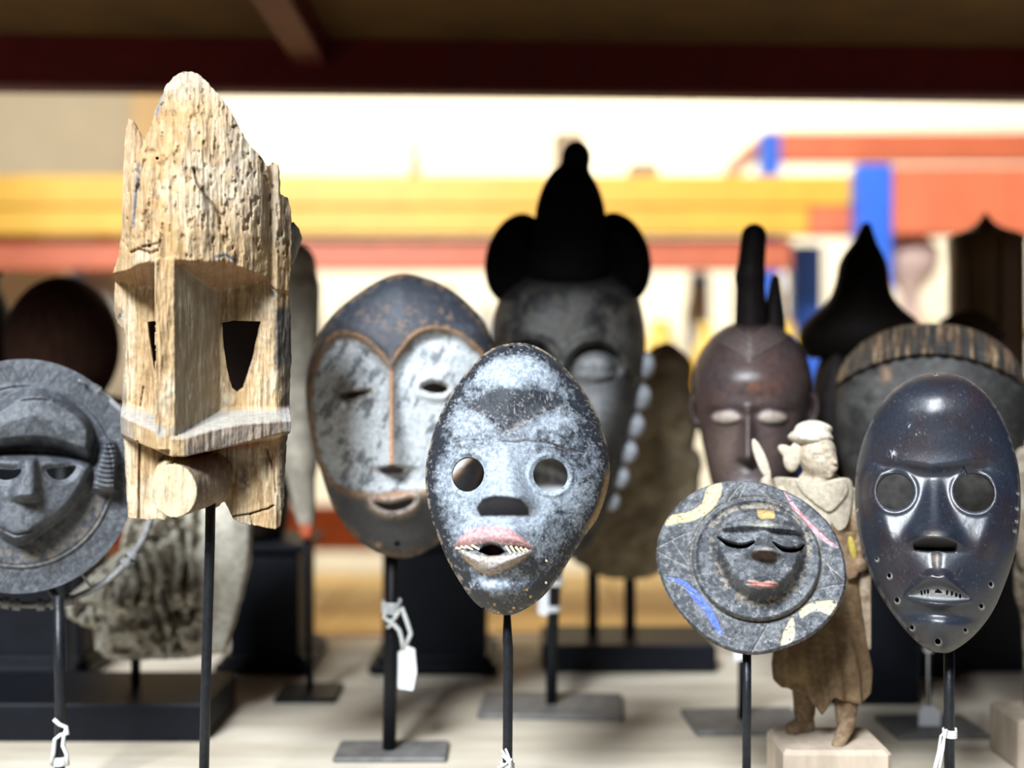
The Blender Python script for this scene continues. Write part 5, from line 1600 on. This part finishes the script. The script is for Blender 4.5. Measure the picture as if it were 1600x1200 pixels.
# ------------------------------------------------------------------ carved stone fragment on a black box
def fragment():
    db = F * 0.366 / 560
    x0, x1 = -0.60, P(320, 0, db).x
    r = thing('stone_fragment', 'grey stone relief fragment of crowded foliage and figures, pinned on a black box', 'sculpture', (P(212, 0, 1.25).x, 1.25, DECK))
    bx = MB()
    bx.box((x0, db, DECK), (x1, db + .135, DECK + .039), .002, math.radians(-0.0))
    bx.build('black_box', M['plinth'], r)
    d = 1.25
    MB().tube([P(212, 1010, d), (P(212, 0, d).x, d, DECK + .037)], .005, 10).build('pin', M['iron_dark'], r)
    ms = mat_attr('carved_grey_stone', 0.8, 120, 0.3, 0.15)
    c = (268, 900)
    out = [(205, 760), (280, 745), (395, 745), (398, 800), (394, 880), (382, 930), (368, 975), (352, 1022), (300, 1028), (230, 1026), (170, 1022), (152, 1005), (148, 975), (132, 968), (112, 955), (108, 930), (140, 900), (185, 860), (200, 810)]
    gr = rect_grid(100, 738, 404, 1034, 2.0)
    hole = lambda X, Y: -sdpoly(X, Y, out) + 4 * (fbm(X / 14, Y / 14, 130) - .5)
    drapes = [[(236, 850), (250, 890), (246, 930), (262, 975), (268, 1015)], [(270, 820), (282, 870), (276, 920), (290, 960)], [(222, 870), (232, 900), (226, 935)], [(200, 880), (214, 905), (204, 930)], [(300, 780), (296, 850), (300, 900), (292, 950)]]
    def zf(X, Y, r_):
        z = 30 + 12 * (fbm(X / 28, Y / 28, 131) - .5)
        z = z + 18 * (SS(.38, .62, fbm(X / 27, Y / 30, 132, 2)) - .5) * SS(330, 300, X) * SS(800, 830, Y)
        z = z + 14 * (SS(.4, .6, fbm(X / 13, Y / 15, 134, 2)) - .5) * SS(330, 300, X) + 4 * (fbm(X / 6, Y / 6, 137) - .5)
        for dr in drapes:
            dl = dline(X, Y, smooth(dr, 5, False))
            z = z + 12 * np.exp(-(dl / 6) ** 2) - 16 * np.exp(-((dl - 10) / 4) ** 2) * SS(0, 1, X - dr[0][0] + 30)
        # little crouching figure low left and the standing niche figure
        z = z + 22 * np.exp(-(((X - 200) / 24) ** 2 + ((Y - 968) / 34) ** 2) ** 2)
        z = z + 16 * np.exp(-(((X - 196) / 13) ** 2 + ((Y - 935) / 13) ** 2) ** 2)
        z = z + 18 * np.exp(-(((X - 288) / 14) ** 2 + ((Y - 985) / 26) ** 2) ** 2)
        col = SS(312, 318, X)
        z = lerp(z, 34 + 14 * np.cos((X - 350) / 24) - 3 * np.exp(-(np.abs(Y - 975) / 3) ** 2), col)
        z = z + 8 * np.exp(-(((Y - 805) / 7) ** 2)) * SS(335, 300, X)
        return z - 18 * SS(8, 0, -sdpoly(X, Y, out))
    def cf(X, Y, r_):
        n1, n2 = fbm(X / 25, Y / 25, 135), fbm(X / 5, Y / 5, 136)
        C = col4(X, (0.44, 0.41, 0.34), .9)
        C = paint(C, SS(.42, .62, n1) * .5, (0.54, 0.51, 0.43))
        return paint(C, SS(.55, .7, n2) * .4, (0.24, 0.21, 0.16))
    relief('stone', r, ms, c, d, gr, zf, lambda X, Y, r_: np.full(X.shape, -30.0), cf, hole, back_col=(.25, .22, .17, .9))
fragment()

# ------------------------------------------------------------------ standing wooden statuette between the round mask and the black mask
def statuette():
    d = 1.035
    c = (1285, 900)
    root = root_at('statuette', 1288, d, 'carved wooden statuette in flat cap, wide collar and long skirt, barefoot on a block', 'statue')
    ms = mat_attr('dusty_carved_wood', 0.55, 200, 0.3, 0.25)
    k = 2.143
    def pt(x, y, z):
        return (1160 + x / k - c[0], 640 + y / k - c[1], z)
    def noise(p, a, f):
        return a * np.sin(p[0] / f + 1.3) * np.sin(p[1] / (f * 1.2) + .4) * np.sin(p[2] / f + 2.1)
    def body(p):
        # head looks to the right and a little down
        h = s_ell(p, pt(252, 150, 6), (29, 35, 30))
        h = smin(h, s_ell(p, pt(275, 180, 14), (20, 22, 20)), 6)
        h = smin(h, s_cap(p, pt(296, 150, 30), 2.5, pt(308, 172, 31), 4.5), 3)
        h = smin(h, s_ell(p, pt(300, 190, 26), (8, 3.2, 7)), 2.5)
        h = smin(h, s_ell(p, pt(298, 199, 25), (7, 3.2, 6)), 2.5)
        h = smin(h, s_ell(p, pt(288, 213, 22), (8, 7, 8)), 4)
        h = smax(h, -s_ell(p, pt(288, 150, 36), (8, 3.5, 6)), 3)
        h = smax(h, -s_ell(p, pt(250, 152, 37), (9, 3.5, 6)), 3)
        h = smin(h, s_ell(p, pt(250, 153, 33), (6, 2.2, 4)), 1.5)
        h = smin(h, s_ell(p, pt(287, 151, 31), (6, 2.2, 4)), 1.5)
        h = smin(h, s_ell(p, pt(205, 165, 8), (7, 13, 8)), 3)
        n = s_cap(p, pt(250, 215, 0), 16, pt(250, 260, -4), 19)
        t = s_ell(p, pt(255, 330, -4), (52, 62, 36))
        t = smin(t, s_cap(p, pt(265, 380, -4), 42, pt(290, 520, -4), 40), 14)
        # arms: right hand raised at the left side, left arm bent with the hand on the hip
        a1 = smin(s_cap(p, pt(150, 280, -6), 17, pt(95, 330, 6), 14), s_cap(p, pt(95, 330, 6), 14, pt(80, 245, 16), 10), 5)
        a2 = smin(s_cap(p, pt(355, 290, -6), 17, pt(402, 420, 2), 15), s_cap(p, pt(402, 420, 2), 14, pt(365, 520, 28), 11), 5)
        a2 = smin(a2, s_ell(p, pt(385, 505, 30), (15, 12, 10)), 4)
        for i in range(4):
            a2 = smin(a2, s_cap(p, pt(366 + i * 3, 508 + i * 9, 38), 3.6, pt(345 + i * 3, 522 + i * 9, 36), 3.0), 1.5)
        # legs and feet
        l1 = smin(s_cap(p, pt(205, 860, -12), 24, pt(208, 1030, -24), 17), s_cap(p, pt(212, 1072, -26), 14, pt(165, 1082, -8), 11), 6)
        l2 = smin(s_cap(p, pt(352, 860, 6), 24, pt(345, 1020, 10), 16), s_cap(p, pt(345, 1050, 14), 13, pt(318, 1095, 38), 10), 6)
        b = smin(smin(h, n, 6), t, 10)
        b = smin(smin(b, a1, 6), a2, 6)
        b = smin(smin(b, l1, 8), l2, 8)
        b = smin(b, s_ell(p, pt(270, 720, 0), (60, 90, 36)), 10)
        return smax(b + noise(p, 1.0, 7), p[1] - (640 + 1100 / k - c[1]), 1)
    def cbody(x, y, z):
        n = fbm(x / 12 + z / 17, y / 12, 141)
        n2 = fbm(x / 4 + z / 5, y / 4, 142)
        C = col4(x, (0.16, 0.10, 0.055), .8)
        C = paint(C, SS(-85, -130, y) * .95, (0.50, 0.42, 0.32))
        C = paint(C, SS(.45, .65, n) * .35, (0.36, 0.27, 0.18))
        return paint(C, SS(.58, .7, n2) * .4, (0.10, 0.06, 0.03))
    sculpt('body', root, ms, c, d, body, (-128, -250, -75), (95, 262, 75), 2.2, cbody)
    # cap
    def cap(p):
        a = s_ell(p, pt(228, 92, 2), (35, 13, 34))
        a = smin(a, s_ell(p, pt(238, 68, 0), (29, 15, 27)), 3)
        a = a + .6 * np.sin(np.arctan2(p[2], p[0] + 55) * 9 + p[1] / 3)
        return a
    sculpt('cap', root, ms, c, d, cap, (-110, -275, -50), (30, -190, 50), 2.0, lambda x, y, z: col4(x, (0.58, 0.52, 0.42), .85))
    def wing(p):
        a = s_ell(p, pt(150, 142, 6), (17, 9, 7), 30)
        a = smin(a, s_ell(p, pt(160, 175, 8), (11, 17, 8), -12), 3)
        a = smin(a, s_ell(p, pt(180, 150, 10), (12, 22, 8), 10), 3)
        return a
    sculpt('ear_ornament', root, ms, c, d, wing, (-90, -210 - 20, -20), (-20, -150, 30), 1.8, lambda x, y, z: col4(x, (0.50, 0.43, 0.33), .85))
    # broad petal collar with a point at the chest
    def collar(p):
        x, y, z = p
        X, Y = x + c[0], y + c[1]
        o1 = sdpoly(X, Y, smooth(cr(1160, 640, k, [(110, 232), (200, 228), (250, 238), (330, 222), (366, 240), (362, 330), (345, 385), (318, 396), (298, 372), (285, 396), (250, 372), (215, 345), (150, 300), (95, 262)]), 4))
        zc = 38 - 0.010 * (X - 1284) ** 2 - .07 * np.clip(Y - 760, 0, None)
        a = np.maximum(o1, np.abs(z - zc) - 6) * .8
        o2 = sdpoly(X, Y, smooth(cr(1160, 640, k, [(185, 232), (250, 240), (330, 226), (352, 262), (330, 300), (292, 332), (250, 310), (200, 270)]), 4))
        b = np.maximum(o2, np.abs(z - zc - 5) - 6) * .8
        return smin(a, b, 2)
    sculpt('collar', root, ms, c, d, collar, (-88, -160, -30), (52, -64, 60), 2.0, lambda x, y, z: col4(x, (0.44, 0.38, 0.29), .85))
    # skirt with falling folds and a pointed front flap
    def skirt(p):
        x, y, z = p
        X, Y = x + c[0], y + c[1]
        ang = np.arctan2(z, x)
        t = np.clip((Y - 820) / 240, 0, 1)
        cx = IP(Y, [(800, 1300), (900, 1296), (1000, 1284), (1060, 1283), (1110, 1283)])
        rx = IP(Y, [(800, 40), (860, 48), (920, 56), (1000, 70), (1040, 76), (1110, 70)])
        rz = rx * .62
        q_ = np.sqrt(((X - cx) / rx) ** 2 + (z / rz) ** 2)
        a = (q_ - 1) * rz * .9 + 2.6 * np.sin(ang * 13 + Y / 30) * t
        bot = 640 + IP(X, [(1205, 905), (1222, 930), (1240, 925), (1262, 935), (1284, 1002), (1304, 940), (1325, 955), (1348, 965), (1360, 940)]) / k
        a = smax(a, Y - bot, 2)
        return smax(a, 828 - Y, 3)
    def cskirt(x, y, z):
        C = col4(x, (0.13, 0.080, 0.040), .8)
        C = paint(C, SS(.42, .62, fbm(x / 14, y / 22, 143)) * .5, (0.21, 0.145, 0.08))
        return paint(C, G(x, y, -40, 150, 22, 18) * .5, (0.42, 0.30, 0.13))
    sculpt('skirt', root, ms, c, d, skirt, (-85, -85, -60), (85, 215, 60), 2.4, cskirt)
    # hanging robe panel at the side and yellow sash end
    sculpt('robe_panel', root, ms, c, d, lambda p: smin(s_box(p, pt(420, 660, 6), (13, 62, 9), 6) + 1.5 * np.sin(p[0] / 2.6), s_cap(p, pt(408, 560, 8), 12, pt(412, 600, 8), 13), 6), (20, -20, -20), (75, 115, 40), 2.2, lambda x, y, z: col4(x, (0.30, 0.235, 0.165), .85))
    sculpt('sash', root, ms, c, d, lambda p: s_ell(p, pt(366, 450, 32), (6, 19, 4), -12), (20, -80, 15), (55, -25, 45), 1.6, lambda x, y, z: col4(x, (0.34, 0.26, 0.05), .8))
    sculpt('raised_fan', root, ms, c, d, lambda p: s_ell(p, pt(62, 170, 10), (9, 36, 4), -22), (-125, -235, -5), (-65, -130, 25), 1.8, lambda x, y, z: col4(x, (0.50, 0.44, 0.35), .85))
    # block
    x0, x1 = P(1209, 0, d).x, P(1372, 0, d).x
    zt = P(0, 640 + 1096 / k, d).z
    bm = mat('pale_block_wood', (0.42, 0.34, 0.26), 0.85, 0.3, 30, 0.3, stretch=(1, 1, .3))
    MB().box((x0, d - 0.040, DECK), (x1, d + 0.032, zt), 0.004).build('block', bm, root)
statuette()

# ------------------------------------------------------------------ price tags and strings tied to the rods
def tie(px, py, d, rad, turns=3, pitch=0.0025):
    c = P(px, py, d)
    pts = []
    for i in range(turns * 12 + 1):
        a = 2 * math.pi * i / 12
        pts.append((c.x + rad * math.cos(a), c.y + rad * math.sin(a), c.z - pitch * i / 12))
    return pts
def card(mb_pts, d, y, th=0.0006):
    return MB().prism([(P(a, b, d).x, P(a, b, d).z) for a, b in mb_pts], y, y + th)
# white-faced mask
d = 1.14
t = thing('price_tag', 'white card price tag on knotted string, on the rod of the white-faced mask', 'tag', P(612, 945, d), 'price tags')
mb = MB()
mb.tube(tie(611, 938, d, .0086, 3, .004), .0017, 6)
mb.tube([P(604, 950, d - .01), P(600, 965, d - .011), P(612, 972, d - .012), P(622, 958, d - .012), P(628, 950, d - .011), P(636, 972, d - .010), P(642, 990, d - .010), P(634, 1008, d - .010)], .0021, 6)
mb.tube([P(612, 972, d - .012), P(624, 985, d - .012), P(628, 1000, d - .011), P(630, 1015, d - .010)], .0021, 6)
mb.tube([P(604, 968, d - .012), P(614, 975, d - .013), P(605, 980, d - .012)], .0021, 6)
mb.build('string', M['string'], t)
card([(622, 1020), (634, 1008), (648, 1014), (651, 1050), (645, 1079), (622, 1076)], d - .010, d - .010).build('card', M['card'], t)
# crested mask
d = 1.30
t = thing('price_tag', 'white card price tag on the rod of the black horned mask', 'tag', P(862, 930, d), 'price tags')
mb = MB()
mb.tube(tie(864, 902, d, .0105, 2, .004), .0018, 6)
mb.tube(tie(862, 945, d, .0085, 2, .003), .0018, 6)
mb.tube([P(857, 904, d - .012), P(850, 915, d - .012)], .0018, 6)
mb.build('string', M['string'], t)
card([(843, 912), (856, 908), (858, 958), (850, 963), (840, 958)], d - .012, d - .012).build('card', M['card'], t)
# helmet mask
d = 1.22
t = thing('price_tag', 'grey-white card price tag hanging low on the thin rod behind the black mask', 'tag', P(1451, 1030, d), 'price tags')
mb = MB()
mb.tube(tie(1451, 1012, d, .0042, 2, .002), .0010, 6)
mb.tube([P(1450, 1015, d - .005), P(1450, 1060, d - .006), P(1451, 1106, d - .006)], .0009, 6)
mb.build('string', M['string'], t)
card([(1436, 1112), (1443, 1103), (1460, 1103), (1470, 1114), (1469, 1150), (1435, 1150)], d - .007, d - .007).build('card', M['card'], t)
# red-brown head, mostly hidden by the round mask
d = 1.24
t = thing('price_tag', 'white card price tag just under the rim of the round sun mask', 'tag', P(1153, 1010, d), 'price tags')
MB().tube(tie(1161, 985, d, .0066, 2, .002), .0012, 6).build('string', M['string'], t)
card([(1146, 1000), (1152, 992), (1164, 994), (1166, 1030), (1148, 1034)], d - .008, d - .008).build('card', M['card'], t)
# bare strings on the front rods
def strings(label, px, d, rr, ty, paths, w=.0010):
    mb = MB().tube(tie(px, ty, d, rr, 4, .0016), w, 6)
    for pth in paths:
        mb.tube([P(a, b, d - rr - .0015) for a, b in pth], w, 6)
    tag(mb.build('tied_string', M['string'], None, P(px, ty, d)), label, 'string', 'strings tied to the rods')
strings('white string looped around the rod of the dark disc mask', 93, 1.02, .0058, 1182, [[(84, 1124), (93, 1132), (104, 1136), (106, 1146), (95, 1148), (86, 1155), (84, 1175), (80, 1195)], [(104, 1138), (100, 1150), (98, 1165), (104, 1178), (106, 1196)]], .0017)
strings('white string knotted around the rod of the chalky grey mask', 793, .95, .0050, 1190, [[(784, 1172), (792, 1184), (800, 1194)], [(785, 1180), (794, 1190), (800, 1200)], [(790, 1170), (795, 1182), (799, 1192)], [(800, 1186), (790, 1194), (778, 1200)]])
strings('grey-white string wound around the rod of the smooth black mask', 1484, .96, .0052, 1139, [[(1478, 1144), (1472, 1165), (1462, 1200), (1455, 1215)], [(1476, 1146), (1474, 1170), (1468, 1200), (1464, 1215)], [(1480, 1140), (1470, 1150), (1466, 1175), (1458, 1205)]])

# ------------------------------------------------------------------ carved figure half out of the frame on the right
def edge_figure():
    d = 1.12
    c = (1640, 800)
    r = root_at('carved_figure', 1640, d, 'small grey-brown carved figure at the shelf end, beyond the smooth black mask', 'statue')
    ms = bpy.data.materials['dusty_carved_wood']
    def f(p):
        a = s_ell(p, (0, -190, 0), (34, 42, 34))
        a = smin(a, s_cap(p, (0, -140, 0), 22, (0, -100, 0), 26), 8)
        a = smin(a, s_ell(p, (0, -40, 0), (48, 80, 36)), 12)
        a = smin(a, smin(s_cap(p, (-40, -85, 0), 16, (-52, 0, 8), 13), s_cap(p, (-52, 0, 8), 13, (-38, 75, 30), 12), 5), 6)
        a = smin(a, smin(s_cap(p, (40, -85, 0), 16, (52, 0, 8), 13), s_cap(p, (52, 0, 8), 13, (20, 75, 30), 12), 5), 6)
        a = smin(a, s_ell(p, (0, 110, 0), (56, 90, 42)) + 2 * np.sin(p[0] / 4), 12)
        for sx in (-1, 1):
            a = smin(a, s_cap(p, (sx * 24, 150, 0), 22, (sx * 24, 290, 4), 16), 8)
            a = smin(a, s_cap(p, (sx * 24, 300, 4), 14, (sx * 26, 306, 26), 11), 6)
        a = smin(a, s_cap(p, (0, -190, 32), 4, (0, -172, 36), 6), 3)
        return smax(a, p[1] - 312, 2)
    sculpt('body', r, ms, c, d, f, (-82, -245, -60), (82, 320, 60), 3.5, lambda x, y, z: paint(col4(x, (0.16, 0.125, 0.09), .85), SS(.4, .6, fbm(x / 14, y / 14, 151)) * .6, (0.30, 0.26, 0.2)))
    x = P(1640, 0, d).x
    zt = P(0, 800 + 310, d).z
    MB().box((x - .045, d - .035, DECK), (x + .045, d + .035, zt), .003).build('block', bpy.data.materials['pale_block_wood'], r)
edge_figure()
